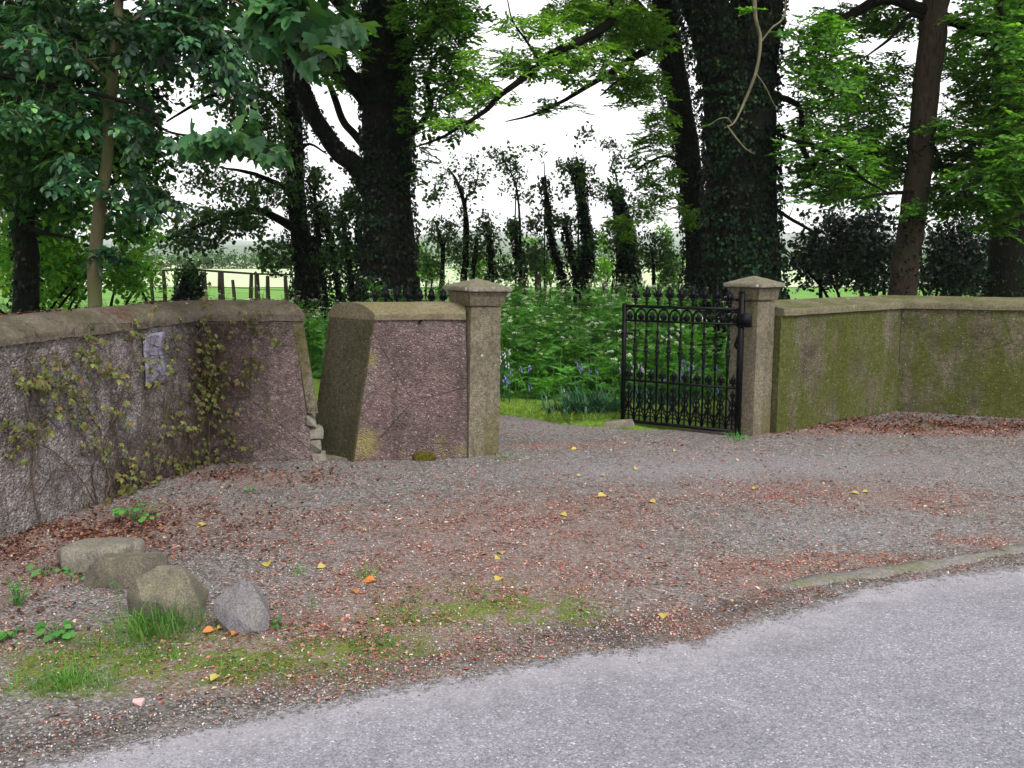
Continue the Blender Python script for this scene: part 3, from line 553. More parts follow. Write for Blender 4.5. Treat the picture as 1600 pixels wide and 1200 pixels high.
# ------------------------------------------------------------------ iron gates
def gate_proto(label, hinge, latch):
    hinge = np.array(hinge); latch = np.array(latch); L = np.linalg.norm(latch-hinge); ang = math.atan2(latch[1]-hinge[1], latch[0]-hinge[0])
    t = thing('iron_gate', label, 'gate', (hinge[0], hinge[1], 0), 'pair of ornate iron gates', (0, 0, ang))
    NB = 9; sp = L/(NB+1); X = [sp*(i+1) for i in range(NB)]
    z_b, z_m, z_2, z_t = .055, .455, 1.03, 1.165
    mb = MB(); mb.box((0, 0, .655), (.046, .046, 1.31)); mb.lathe([(.026, 1.31), (.028, 1.325), (.012, 1.345), (.006, 1.37)], 8); mb.lathe([(.02, -.03), (.02, .01)], 8)
    part('hinge_stile', mb, M['iron'], t, False, True)
    mb = MB(); mb.box((L, 0, .605), (.034, .034, 1.17)); part('latch_stile', mb, M['iron'], t, False, True)
    for z, h in ((z_b, .028), (z_m, .020), (z_2, .020), (z_t, .028)):
        mb = MB(); mb.box((L/2, 0, z), (L-.028, .03, h)); part('rail', mb, M['iron'], t, False, True)
    # baluster bar with turned collars
    def prof(z0, z1, zc):
        r0 = .0095; p = [(r0, z0), (r0, zc-.14), (.017, zc-.13), (.012, zc-.115), (.014, zc-.06), (.020, zc-.025), (.012, zc-.012), (.026, zc), (.026, zc+.012), (.013, zc+.022), (.022, zc+.04), (.022, zc+.052), (.012, zc+.064), (.016, zc+.1), (.019, zc+.115), (r0, zc+.125)]
        return p+[(r0, z1-.11), (.018, z1-.10), (.018, z1-.09), (r0, z1-.08), (r0, z1)]
    mbar = MB(); mbar.lathe(prof(z_b, z_2, .74), 8); bar = mbar.mesh('bar', True)
    fin = MB(); fin.lathe([(.010, 0), (.010, .02), (.022, .028), (.014, .038), (.012, .05), (.025, .062), (.014, .076), (.018, .09), (.032, .115), (.022, .135), (.012, .15), (.016, .16), (.0015, .20)], 8)
    for s in (-1, 1):
        fin.tube([[0, 0, .08], [s*.026, 0, .085], [s*.040, 0, .105], [s*.030, 0, .12]], [.008, .010, .010, .005], 5)
        fin.tube([[0, 0, .125], [s*.020, 0, .13], [s*.028, 0, .148], [s*.018, 0, .16]], [.007, .008, .008, .003], 5)
    finm = fin.mesh('finial', True)
    dog = MB(); dog.lathe([(.010, 0), (.014, .015), (.010, .03), (.020, .05), (.026, .068), (.018, .085), (.008, .10), (.001, .13)], 8)
    for s in (-1, 1): dog.tube([[0, 0, .03], [s*.024, 0, .035], [s*.034, 0, .055], [s*.024, 0, .068]], [.008, .009, .009, .004], 5)
    dogm = dog.mesh('dog_bar_finial', True)
    arch = MB(); aw = sp/2-.006; A = [[-aw, 0, z_2], [-aw, 0, z_2+.05]]+[[aw*math.cos(q), 0, z_2+.05+.062*math.sin(q)] for q in np.linspace(math.pi, 0, 11)][1:-1]+[[aw, 0, z_2+.05], [aw, 0, z_2]]
    arch.tube(A, .0095, 6); arch.tube([[0, 0, z_2], [0, 0, z_2+.03], [0, 0, z_2+.07], [0, 0, z_2+.085]], [.008, .024, .018, .002], 6)
    for s in (-1, 1): arch.tube([[0, 0, z_2+.01], [s*.02, 0, z_2+.02], [s*.030, 0, z_2+.045], [s*.018, 0, z_2+.055]], .007, 5)
    archm = arch.mesh('arch', True)
    sc = MB(); h0, h1 = z_b+.01, z_m-.006; w = sp/2
    for s in (-1, 1):
        sc.tube([[s*w*.98, 0, h0+.03], [s*w*.6, 0, h0+.085], [s*w*.1, 0, h0+.15], [-s*w*.55, 0, h0+.2], [-s*w*.3, 0, h0+.25], [0, 0, h0+.285]], .0075, 5)
        sc.tube([[s*w*.9, 0, h0+.3], [s*w*.5, 0, h0+.26], [0, 0, h0+.2], [-s*w*.5, 0, h0+.13], [-s*w*.9, 0, h0+.1]], .007, 5)
        sc.tube([[s*w, 0, h0], [s*w*.7, 0, h0+.045], [0, 0, h0+.06]], .008, 5)
        sc.tube([[0, 0, h0+.30], [s*.016, 0, h0+.308], [s*.02, 0, h0+.325], [s*.01, 0, h0+.335]], .006, 5)
    for zc_ in (h0+.12, h0+.2):
        an_ = np.linspace(0, 2*math.pi, 13); sc.tube([[w*.55*math.cos(q), 0, zc_+.036*math.sin(q)] for q in an_], .0065, 5)
    sc.lathe([(.008, h0), (.008, h0+.28), (.018, h0+.295), (.010, h0+.305), (.018, h0+.325), (.001, h0+.37)], 6)
    scm = sc.mesh('scroll', True)
    def put(nm_, me, x, z=0):
        o = bpy.data.objects.new(nm_, me); SC.collection.objects.link(o)
        if not me.materials: me.materials.append(M['iron'])
        o.parent = t; o.location = (x, 0, z); return o
    for i, x in enumerate(X):
        put('bar', bar, x); f = put('finial', finm, x, z_t+.01); f.scale = (1, 1, 1 if 0 < i < NB-1 else .85)
    for i in range(NB+1):
        x = sp*(i+.5); put('arch', archm, x); put('dog_bar_finial', dogm, x, z_m+.006); put('scroll', scm, x)
    mb = MB(); mb.box((-.03, -.0, 1.07), (.12, .06, .12)); part('hinge_block', mb, M['iron'], t, False, True); mb = MB(); mb.box((-.01, 0, 1.25), (.13, .035, .025)); part('hinge_strap', mb, M['iron'], t, False, True)
    mb = MB(); mb.tube([[.016, 0, .95], [.03, 0, .9], [.05, 0, .84], [.018, 0, .80]], [.014, .016, .014, .010], 6); part('scroll_bracket', mb, M['iron'], t, False, True)
    mb = MB(); mb.box((L-.03, 0, .905), (.12, .018, .02)); mb.box((L+.012, 0, .915), (.02, .045, .035))
    an = np.linspace(0, 2*math.pi, 15); mb.tube([[L-.13+.028*math.cos(q), -.012, .905+.028*math.sin(q)] for q in an], .0055, 5); part('latch', mb, M['iron'], t, False, True)
    return t
gh = gp(1152, 684)[:2]; gl = gp(973, 665)[:2]
gate_proto('black ornamental iron gate with spear finials standing open at the right pillar', gh, gl)
gate_proto('black iron gate swung open behind the purplish wall block, only its spear finials showing', (-.27, 8.0), (-1.40, 8.85))

# ================================================================== STONES
def stone_thing(label, u, v, pts, mat, rot, seed, amp, cuts=5, smooth=1, sc=9, size=1.0):
    c = gp(u, v); me = rock_mesh((np.array(pts)*size).tolist(), seed, amp, cuts, smooth, sc)
    o = bpy.data.objects.new('stone', me); SC.collection.objects.link(o); me.materials.append(mat); o.location = (c[0], c[1], -.012); o.rotation_euler = (0, 0, R(rot))
    return tag(o, label, 'stone', 'loose stones on the verge')
stone_thing('smooth rounded stone with a white splash, rearmost of the row', 150, 894, rand_box_pts(0, .06, .07, .43, .24, .19, 26, 5)+[[-.22, .06, .1], [.22, .06, .11]], M['stone_a'], 6, 101, .018, 5, 3, 6)
stone_thing('low craggy brown stone wedged between two others', 192, 922, [[-.2, 0, 0], [-.19, .03, .1], [-.12, .02, .17], [.02, 0, .17], [.14, .04, .175], [.2, .06, .12], [.21, .05, 0], [-.15, .22, .13], [.15, .22, .13], [-.18, .22, 0], [.18, .22, 0], [-.05, -.04, 0], [.08, -.03, .0], [-.03, -.03, .09]], M['stone_b'], 3, 103, .009, 5, 0, 9)
stone_thing('large wedge shaped mossy stone behind the grass tuft', 254, 968, [[-.17, .02, 0], [-.175, .02, .12], [-.14, .04, .19], [-.06, .1, .23], [.04, .12, .235], [.10, .07, .19], [.17, .02, .09], [.185, .02, .02], [-.07, -.05, .12], [.03, -.06, .11], [.05, -.07, 0], [.13, -.05, .0], [-.1, -.05, 0], [.09, -.04, .09], [-.15, .2, .1], [.14, .2, .08], [.12, .2, 0], [-.14, .2, 0]], M['stone_b'], -4, 105, .006, 5, 0, 9)
stone_thing('lilac grey faceted stone standing apart with a pointed top', 378, 990, [[-.07, .0, .0], [-.125, .02, .09], [-.13, .05, .15], [-.08, .05, .165], [-.01, .07, .235], [.03, .07, .22], [.09, .03, .14], [.12, .02, .08], [.115, .01, .03], [.07, -.02, .0], [-.05, -.04, .05], [.05, -.05, .06], [-.04, -.03, .12], [-.06, .17, .1], [.08, .17, .09], [.06, .16, 0], [-.05, .16, 0], [-.02, -.045, .01], [.07, -.04, .03]], M['stone_c'], 0, 107, .004, 5, 0, 12)
stone_thing('pale block of stone stopping the foot of the iron gate', 966, 667, [[-.16, -.02, 0], [-.13, -.01, .055], [.13, 0, .095], [.16, .02, 0], [-.12, .1, .05], [.14, .12, .09], [.15, .13, 0], [-.14, .1, 0], [-.05, -.04, .0]], M['rubble'], -20, 109, .006, 4, 1, 16)
stone_thing('flat worn sill stone across the foot of the gap', 524, 722, [[-.14, 0, 0], [-.13, .01, .03], [.13, .01, .045], [.15, 0, 0], [-.2, .3, .03], [.02, .34, .05], [.02, .34, 0], [-.2, .3, 0]], M['stone_b'], -6, 111, .006, 4, 1, 16)

# kerb: broken low concrete edging on the right
KP = [(1205, 920), (1260, 911), (1340, 900), (1420, 889), (1500, 877), (1580, 862), (1680, 848), (1800, 832)]
t = thing('concrete_kerb', 'sunken broken concrete kerb edge between the gravel and the road on the right', 'kerb', (*gp(1400, 892)[:2], 0))
pts = np.array([gp(u, v)[:2] for u, v in KP]); s_ = np.linspace(0, len(pts)-1, 120); kp = np.stack([np.interp(s_, np.arange(len(pts)), pts[:, q]) for q in (0, 1)], 1)
d = unit(np.gradient(kp, axis=0)); nr = np.stack([d[:, 1], -d[:, 0]], 1); wv = fbm(np.stack([s_, s_*0, s_*0], 1), 2.2, 5, 4)
V = []
for q, (o_, z_) in enumerate([(-.06, -.02), (-.045, .014), (0, .024), (.05, .022), (.075, .004), (.09, -.02)]):
    V.append(np.stack([kp[:, 0]+nr[:, 0]*(o_+.03*(wv-.5)*(1 if q > 2 else .3)), kp[:, 1]+nr[:, 1]*(o_+.03*(wv-.5)*(1 if q > 2 else .3)), (z_+.024*(wv-.5)*(z_ > 0)+.004)*1.0+.0*wv-.03*np.clip(1-s_/1.2, 0, 1)], 1))
V = np.stack(V, 1).reshape(-1, 3); i, j = np.meshgrid(np.arange(119), np.arange(5), indexing='ij'); a = (i*6+j).ravel()
mb = MB(); mb.add(V, np.stack([a, a+6, a+7, a+1], 1)); part('kerb_top', mb, M['kerb'], t, False)

# ================================================================== TEMPLATES
def tpl_join(parts):
    V = []; F_ = []; n = 0
    for v_, f_ in parts: V.append(v_); F_ += [[q+n for q in f] for f in f_]; n += len(v_)
    return np.concatenate(V), F_
def t_leaf(w=.36, fold=.10, droop=.12): # ovate leaf, unit length, along +Y, in 6 faces
    V = np.array([[0, 0, 0], [0, .5, -droop*.3], [0, 1, -droop], [w*.75, .28, fold*.7], [w, .52, fold*.8-droop*.3], [w*.55, .8, fold*.4-droop*.7], [-w*.75, .28, fold*.7], [-w, .52, fold*.8-droop*.3], [-w*.55, .8, fold*.4-droop*.7]])
    return V, [[0, 1, 4, 3], [1, 2, 5, 4], [0, 6, 7, 1], [1, 7, 8, 2]]
def t_rhomb(w=.34, fold=.08): return np.array([[0, 0, 0], [w, .45, fold], [0, 1, 0], [-w, .45, fold]]), [[0, 1, 2], [0, 2, 3]]
def t_hex(w=.36, fold=.06): return np.array([[0, 0, 0], [w, .3, fold], [w*.8, .7, fold], [0, 1, -.05], [-w*.8, .7, fold], [-w, .3, fold]]), [[0, 1, 2, 3], [0, 3, 4, 5]]
def t_ivy(): return np.array([[0, 0, 0], [.42, .08, .05], [.3, .42, .05], [0, .95, -.08], [-.3, .42, .05], [-.42, .08, .05], [0, .4, 0]]), [[0, 1, 2, 6], [6, 2, 3, 4], [0, 6, 4, 5]]
def t_palm(lobes=5, droop=.25):
    out = [[0, 0, 0]]; n = 0
    angs = [-125, -98, -72, -50, -38, -20, 0, 20, 38, 50, 72, 98, 125] ; rad = [.34, .42, .68, .38, .86, .44, 1.0, .44, .86, .38, .68, .42, .34]
    angs = [-140, -105, -75, -58, -42, -20, -11, 0, 11, 20, 42, 58, 75, 105, 140]; rad = [.22, .60, .62, .56, .86, .60, .84, 1.0, .84, .60, .86, .56, .62, .60, .22]
    for a, r_ in zip(angs, rad): out.append([r_*math.sin(R(a)), .12+r_*math.cos(R(a))*.85, -droop*r_*r_+.04*abs(math.sin(R(a*2.5)))])
    return np.array(out), [[0, i+1, i+2] for i in range(len(angs)-1)]
def place(tv, tf, c, Yd, up, s):
    Yd = np.array(Yd, float); Yd /= np.linalg.norm(Yd); up = np.array(up, float); X = np.cross(Yd, up); X /= np.linalg.norm(X)+1e-9; Z = np.cross(X, Yd)
    return np.array(c)+s*(tv[:, :1]*X+tv[:, 1:2]*Yd+tv[:, 2:3]*Z), tf
def spray_beech(r, n=9, leaf=.2, tw=t_hex):   # flat alternate spray along +Y, unit length
    ps = []
    for k_ in range(n):
        y = (k_+.6)/n; s = 1 if k_ % 2 else -1; a = R(r.uniform(35, 65))*s
        ps.append(place(*tw(), [s*.01, y*.85, -.12*y*y], [math.sin(a), math.cos(a), r.uniform(-.25, .1)], [r.normal(0, .2), r.normal(0, .2), 1], leaf*r.uniform(.75, 1.15)))
        if k_ == 0: ps.append((np.array([[-.008, -.1, .01], [.008, -.1, .01], [.004, .45, -.03], [-.004, .45, -.03]]), [[0, 1, 2, 3]])); ps.append((np.array([[-.004, .45, -.03], [.004, .45, -.03], [.002, .9, -.11], [-.002, .9, -.11]]), [[0, 1, 2, 3]]))
        if k_ in (2, 3, 4):                  # side twiglets
            e_ = [math.sin(a)*.42, y*.85+math.cos(a)*.42, -.1*y]; ps.append((np.array([[-.006, y*.85, -.02], [.006, y*.85, -.02], e_]), [[0, 1, 2]]))
            for q in range(1, 5):
                b = a+R(r.uniform(-40, 40)); dd = .09*q+.03; ps.append(place(*tw(), [math.sin(a)*dd, y*.85+math.cos(a)*dd, -.1*y], [math.sin(b), math.cos(b), r.uniform(-.3, .1)], [r.normal(0, .25), r.normal(0, .25), 1], leaf*r.uniform(.7, 1.1)))
    return tpl_join(ps)
def spray_clump(r, n=12, leaf=.3, tw=t_hex, spread=.5):
    ps = []
    for k_ in range(n):
        d = r.normal(0, 1, 3); d /= np.linalg.norm(d); d[1] = abs(d[1])*.8+.1
        c = np.array([r.normal(0, spread*.5), r.uniform(.0, 1.0), r.normal(0, spread*.4)]); ps.append((np.array([[0, max(0, c[1]-.3), 0], [.014, max(0, c[1]-.28), 0], c]), [[0, 1, 2]])); ps.append(place(*tw(), c, d, [r.normal(0, .4), r.normal(0, .4), 1], leaf*r.uniform(.6, 1.2)))
    ps.append((np.array([[-.014, -.35, 0], [.014, -.35, 0], [.006, 1, 0], [-.006, 1, 0]]), [[0, 1, 2, 3]]))
    return tpl_join(ps)
def spray_pinnate(r, pairs=3, leaf=.42):
    ps = []
    for q in range(r.integers(2, 4)):
        a0 = R(r.uniform(-70, 70)); o = np.array([0, 0, 0.]); d0 = np.array([math.sin(a0), math.cos(a0), -.1])
        for k_ in range(pairs+1):
            y = .25+.22*k_; c = o+d0*y+[0, 0, -.25*y*y]
            if k_ == pairs: ps.append(place(*t_leaf(.3), c, d0+[0, 0, -.5], [0, 0, 1], leaf*1.05))
            else:
                for s in (-1, 1):
                    a = a0+s*R(r.uniform(50, 75)); ps.append(place(*t_leaf(.3), c, [math.sin(a), math.cos(a), -r.uniform(.2, .7)], [r.normal(0, .15), r.normal(0, .15), 1], leaf*r.uniform(.8, 1.1)))
    return tpl_join(ps)
def spray_palm(r, n=5, leaf=.5):
    ps = []
    for k_ in range(n):
        a = R(r.uniform(-100, 100)); y = r.uniform(.1, .9); ps.append(place(*t_palm(), [math.sin(a)*.22, y+math.cos(a)*.15, r.uniform(-.15, .05)], [math.sin(a), math.cos(a)*.7, -r.uniform(.35, 1.2)], [r.normal(0, .25), r.normal(0, .25), 1], leaf*r.uniform(.75, 1.15)))
    return tpl_join(ps)
TP = {}
for k_ in range(5):
    r_ = np.random.default_rng(100+k_)
    TP.setdefault('beech', []).append(spray_beech(r_)); TP.setdefault('clump', []).append(spray_clump(r_, 13, .26)); TP.setdefault('small', []).append(spray_clump(r_, 13, .23, t_hex, .42))
    TP.setdefault('pinnate', []).append(spray_pinnate(r_)); TP.setdefault('palm', []).append(spray_palm(r_)); TP.setdefault('big', []).append(spray_clump(r_, 10, .5, t_leaf, .8))

# ================================================================== TREES
def smooth_path(pts, n=8):
    P_ = [np.array(p, float) for p in pts]; P_ = [2*P_[0]-P_[1]]+P_+[2*P_[-1]-P_[-2]]; out = []
    for i in range(1, len(P_)-2):
        for t in np.linspace(0, 1, n, endpoint=False):
            a, b, c, d = P_[i-1:i+3]; out.append(.5*((2*b)+(-a+c)*t+(2*a-5*b+4*c-d)*t*t+(-a+3*b-3*c+d)*t**3))
    out.append(P_[-2]); return np.array(out)
class Tree:
    def __init__(s, name, label, cat, base, bark='bark', twig='twig', leaf='beech', group=None):
        s.root = thing(name, label, cat, (base[0], base[1], 0), group); s.bark = bark; s.twigm = twig; s.leafm = leaf
        s.nodes = []; s.tw = MB(); s.ntw = 0; s.lv = MB(); s.iv = MB(); s.niv = 0
    def limb(s, pix, r, part_name='limb', n=10, ivy=0, jit=.012, ivt=.07, ivs=(.035, .06), knob=.0, free=False):
        """pix: rows (u, v, y) or world points; r: radii"""
        W_ = [px(*p[:3]) if not free else np.array(p) for p in pix]; P_ = smooth_path(W_, 8); m_ = len(P_)
        rr = np.interp(np.linspace(0, 1, m_), np.linspace(0, 1, len(r)), r)
        P_ = P_+np.stack([fbm(P_, 3, 3+q, 3)-.5 for q in range(3)], 1)*np.minimum(rr, .1)[:, None]*.9*(np.arange(m_) > 1)[:, None]
        mb = MB(); mb.tube(P_, rr*(1+knob*(fbm(P_, 5, 9, 3)-.5)*2), n)
        part(part_name, mb, M[s.bark], s.root, True)
        s.nodes.append(P_[::2] if part_name != 'trunk' else P_[m_//3::2])
        if ivy: s.ivy(P_, rr, ivy, ivt, ivs)
        return P_, rr
    def ivy(s, P_, rr, n, thick=.07, sz=(.035, .06)):
        seg = np.linalg.norm(np.diff(P_, axis=0), axis=1); w = seg*(rr[:-1]+thick); w /= w.sum()
        i = rng.choice(len(w), n, p=w); f = rng.random(n)[:, None]; c = P_[i]*(1-f)+P_[i+1]*f; rad = (rr[i]*(1-f[:, 0])+rr[i+1]*f[:, 0])
        T_ = unit(P_[i+1]-P_[i]); a = rng.uniform(0, 2*math.pi, n); A = unit(np.cross(T_, [[1, .2, 0]])); B = np.cross(T_, A); O = np.cos(a)[:, None]*A+np.sin(a)[:, None]*B
        th = thick*(.35+1.5*np.clip(fbm(c+O*rad[:, None], 2.4, 77, 3)-.25, 0, 1)); th = th*rng.random(n)**.45+thick*1.2*(rng.random(n) > .96)*rng.random(n)
        C = c+O*(rad+th)[:, None]
        X, Y, Z = frames(np.array([[0, 0, -1.]])+rng.normal(0, .45, (n, 3))+O*.35, O, .45); scatter(s.iv, *t_ivy(), C, X, Y, Z, rng.uniform(*sz, n)); s.niv += n
    def sprays(s, C, kind='beech', size=.35, flat=.25, tw_r=.006, droop=-.1, maxseg=3.0, bias=None):
        C = np.asarray(C); N = np.concatenate(s.nodes); dist = np.array([np.min(np.linalg.norm(N-c, axis=1)) for c in C]); order = np.argsort(dist)
        cap = len(N)+len(C)*6; A = np.zeros((cap, 3)); A[:len(N)] = N; n = len(N); Yd = np.zeros_like(C)
        for k_ in order:
            c = C[k_]; D = A[:n]-c; d = np.linalg.norm(D*[1, 1, 1.25], axis=1)+.25*np.clip(D[:, 2], 0, None); j = int(np.argmin(d)); b = A[j]; L = np.linalg.norm(c-b)
            ns = max(2, min(7, int(L/.16)+1)); t_ = np.linspace(0, 1, ns+1)[:, None]; side = rng.normal(0, .09*L, 3); P_ = b*(1-t_)+c*t_+np.sin(t_*math.pi)*(side+[0, 0, .07*L]); P_[1:-1] += rng.normal(0, .012, (ns-1, 3))
            s.tw.tube(P_, np.linspace(tw_r*(1+L*1.1), tw_r*.35, ns+1), 4, cap=False); s.ntw += 1
            add = P_[1:][-5:]; A[n:n+len(add)] = add; n += len(add); Yd[k_] = P_[-1]-P_[-2]
        Yd = unit(Yd)+rng.normal(0, .25, Yd.shape); Yd[:, 2] = Yd[:, 2]*flat+droop+rng.normal(0, .12, len(Yd))
        X, Y, Z = frames(Yd, [[0, 0, 1.]], .12+.5*flat)
        v_ = rng.integers(0, 5, len(C)); sz = size*rng.uniform(.7, 1.25, len(C)); C0 = C-Y*sz[:, None]*.35
        for q in range(5):
            k2 = v_ == q; scatter(s.lv, *TP[kind][q], C0[k2], X[k2], Y[k2], Z[k2], sz[k2])
    def region(s, regs, **kw):
        """regs: (u, v, ru, rv, y, ry, n) ellipsoids surveyed on the photograph, at their real distance"""
        out = []
        for u, v, ru, rv, y, ry, n in regs:
            q = rng.normal(0, 1, (n, 3)); q /= np.linalg.norm(q, axis=1)[:, None]; q *= rng.random((n, 1))**.45
            for a in q: out.append(px(u+a[0]*ru, v+a[1]*rv, y+a[2]*ry))
        s.sprays(np.array(out), **kw)
    def done(s):
        if s.tw.n:
            o = part('twigs', s.tw, M[s.twigm], s.root, True)
            if s.ntw > 60: o['kind'] = 'stuff'
        if s.iv.n: part('ivy', s.iv, M['ivy'], s.root)
        if s.lv.n: part('crown', s.lv, M[s.leafm], s.root)
def high_crown(T, c, rad, n, size=1.2):
    """the crown above the picture: coarser leaf clumps that shade what is below"""
    q = rng.normal(0, 1, (n, 3)); q /= np.linalg.norm(q, axis=1)[:, None]; q *= rng.random((n, 1))**.4; C = np.array(c)+q*np.array(rad)
    X, Y, Z = frames(rng.normal(0, 1, (n, 3))*[1, 1, .3], [[0, 0, 1.]], .3); v_ = rng.integers(0, 5, n)
    for k_ in range(5):
        m_ = v_ == k_; scatter(T.lv, *TP['big'][k_], C[m_], X[m_], Y[m_], Z[m_], size*rng.uniform(.7, 1.3, m_.sum()))

# --- A: the big ivy tree left of the drive
b = px(607, 500, 14); T = Tree('ivy_tree', 'stout tree cloaked in ivy rising behind the left gate pillar and wall block', 'tree', b, leaf='beech')
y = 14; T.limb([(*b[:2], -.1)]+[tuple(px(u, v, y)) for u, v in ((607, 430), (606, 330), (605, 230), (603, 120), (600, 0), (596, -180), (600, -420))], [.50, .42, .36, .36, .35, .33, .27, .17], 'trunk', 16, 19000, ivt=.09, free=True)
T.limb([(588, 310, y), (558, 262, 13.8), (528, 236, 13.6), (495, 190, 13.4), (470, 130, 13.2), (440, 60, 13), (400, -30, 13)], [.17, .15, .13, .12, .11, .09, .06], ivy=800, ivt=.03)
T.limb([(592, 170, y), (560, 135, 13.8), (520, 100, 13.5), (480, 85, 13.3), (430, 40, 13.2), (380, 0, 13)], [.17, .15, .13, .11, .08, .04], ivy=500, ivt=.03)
T.limb([(590, 260, y), (560, 215, 14), (535, 190, 14), (522, 150, 14), (505, 110, 14)], [.07, .06, .055, .05, .03], n=8)
T.limb([(630, 222, y), (655, 195, 13.8), (672, 165, 13.7), (668, 120, 13.6), (690, 70, 13.5)], [.06, .05, .045, .035, .02], n=8)
T.limb([(620, 120, y), (650, 70, 13.5), (690, 20, 13), (730, -40, 13)], [.07, .06, .05, .03], n=8)
T.limb([(575, 60, y), (540, 20, 13.6), (500, -30, 13.2), (440, -60, 13)], [.12, .1, .08, .05])
T.region([(690, 25, 70, 50, 13.2, 1.0, 190), (705, 130, 66, 66, 13.5, .9, 150), (520, 70, 60, 70, 13.2, .9, 90), (670, 80, 50, 60, 13.4, .8, 40), (655, 250, 30, 40, 13.7, .6, 14), (500, 60, 50, 60, 13, 1.0, 40), (640, -40, 120, 50, 13, 1.2, 70), (690, 190, 60, 30, 13.4, .7, 28), (640, 130, 14, 90, 13.2, .3, 22)], kind='beech', size=.36)
high_crown(T, (px(600, 0, 14)[0], 14, 9.5), (3.6, 3.6, 3.2), 550, .9); T.done()

# --- B: thinner ivy tree behind and to the left, with low arching boughs
b = px(478, 500, 17); T = Tree('ivy_tree', 'slimmer dark ivy covered tree left of the stout one, boughs arching over the fence', 'tree', b, leaf='hawthorn')
T.limb([(*b[:2], -.1)]+[tuple(px(u, v, 17)) for u, v in ((480, 430), (466, 340), (460, 250), (456, 150), (448, 50), (440, -80), (430, -260))], [.30, .22, .17, .16, .15, .14, .12, .07], 'trunk', 12, 11000, ivt=.10, free=True)
T.limb([(465, 360, 17), (440, 345, 16.6), (410, 332, 16.3), (370, 332, 16), (330, 345, 15.7), (290, 362, 15.5), (250, 378, 15.4)], [.09, .08, .07, .055, .04, .03, .015], n=8)
T.limb([(458, 300, 17), (430, 285, 16.6), (390, 270, 16.3), (345, 262, 16)], [.06, .05, .035, .015], n=8)
T.limb([(455, 190, 17), (420, 150, 16.5), (380, 140, 16), (330, 150, 15.5), (260, 190, 15.2)], [.07, .06, .05, .035, .015], n=8)
T.limb([(452, 110, 17), (410, 70, 16.5), (360, 60, 16)], [.08, .05, .02], n=8)
T.limb([(455, 260, 17), (480, 225, 17), (510, 240, 17.2)], [.04, .03, .015], n=6)
T.region([(345, 345, 80, 28, 15.8, .8, 120), (290, 375, 60, 20, 15.5, .7, 60), (400, 305, 60, 25, 16.2, .8, 60), (370, 130, 75, 60, 16, 1.2, 170), (420, 60, 60, 50, 16.2, 1, 110), (400, 200, 55, 50, 16.2, 1, 110), (330, 290, 70, 25, 16, .7, 45), (430, 395, 35, 30, 16.5, .5, 40), (300, 250, 50, 30, 15.6, .6, 26), (440, 260, 30, 60, 16.6, .4, 55)], kind='small', size=.34, tw_r=.005)
high_crown(T, (px(440, 0, 17)[0], 17, 9.5), (3.5, 3, 2.6), 250, .9); T.done()

# --- C: huge ivy trunk behind the right pillar
b = px(1160, 500, 12.5); T = Tree('ivy_tree', 'massive forked trunk wrapped in dark ivy directly behind the right gate pillar', 'tree', b, leaf='beech')
T.limb([(*b[:2], -.1)]+[tuple(px(u, v, 12.5)) for u, v in ((1160, 430), (1158, 330), (1157, 230), (1154, 130), (1158, 60))], [.62, .50, .46, .45, .46, .40], 'trunk', 18, 17000, ivt=.09, free=True)
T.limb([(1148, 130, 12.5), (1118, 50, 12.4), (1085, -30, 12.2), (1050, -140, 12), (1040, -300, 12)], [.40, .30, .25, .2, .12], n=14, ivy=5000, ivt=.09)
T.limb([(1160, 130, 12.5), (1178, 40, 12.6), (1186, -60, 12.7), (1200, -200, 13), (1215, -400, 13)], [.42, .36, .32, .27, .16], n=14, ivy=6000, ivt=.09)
T.limb([(1212, 150, 12.4), (1238, 158, 12.2), (1252, 175, 12.1), (1254, 235, 12.0), (1285, 268, 11.9), (1312, 308, 11.8)], [.045, .04, .034, .036, .026, .010], n=7)
T.limb([(1210, 325, 12.2), (1240, 345, 12), (1268, 362, 11.8), (1290, 383, 11.7)], [.025, .022, .018, .01], n=6)
T.limb([(1215, 210, 12.4), (1300, 240, 12), (1350, 280, 11.7), (1385, 300, 11.6)], [.03, .025, .02, .01], n=6)
T.region([(1290, 130, 60, 44, 12, 1, 80), (1270, 290, 60, 30, 11.9, .6, 36), (1320, 250, 60, 40, 11.8, .7, 80), (1280, 60, 60, 50, 12.2, .9, 90), (1250, 215, 45, 45, 12.1, .6, 40), (1180, -60, 160, 40, 12, 1.2, 60)], kind='beech', size=.34)
high_crown(T, (px(1160, 0, 12.5)[0], 13, 9.5), (4.2, 3.6, 3.2), 600, .9); T.done()
# the pale bare twig hanging in front of it
T = Tree('hanging_branch', 'thin pale bare bough hanging down in front of the massive ivy trunk', 'branch', px(1180, -200, 9.5), bark='twigpale', twig='twigpale', leaf='beech')
T.root.location = px(1176, -330, 10.2)
T.limb([(1176, -330, 10.2), (1170, -150, 9.7), (1178, -20, 9.6), (1181, 30, 9.6), (1188, 62, 9.6), (1182, 110, 9.6), (1165, 155, 9.6), (1148, 190, 9.55), (1132, 200, 9.5)], [.03, .026, .022, .019, .018, .016, .014, .010, .005], n=7)
T.limb([(1186, 70, 9.6), (1205, 45, 9.6), (1226, 20, 9.7), (1224, -60, 9.7)], [.010, .009, .008, .006], 'side_twig', n=5)
T.limb([(1143, 192, 9.55), (1136, 184, 9.5), (1122, 186, 9.5), (1105, 198, 9.5)], [.008, .007, .005, .002], 'side_twig', n=5)
T.limb([(1136, 196, 9.5), (1150, 215, 9.45), (1165, 232, 9.4), (1180, 241, 9.4)], [.009, .008, .006, .002], 'side_twig', n=5)
T.limb([(1182, 115, 9.6), (1196, 135, 9.5), (1208, 160, 9.5), (1222, 180, 9.5)], [.006, .005, .004, .002], 'side_twig', n=5)
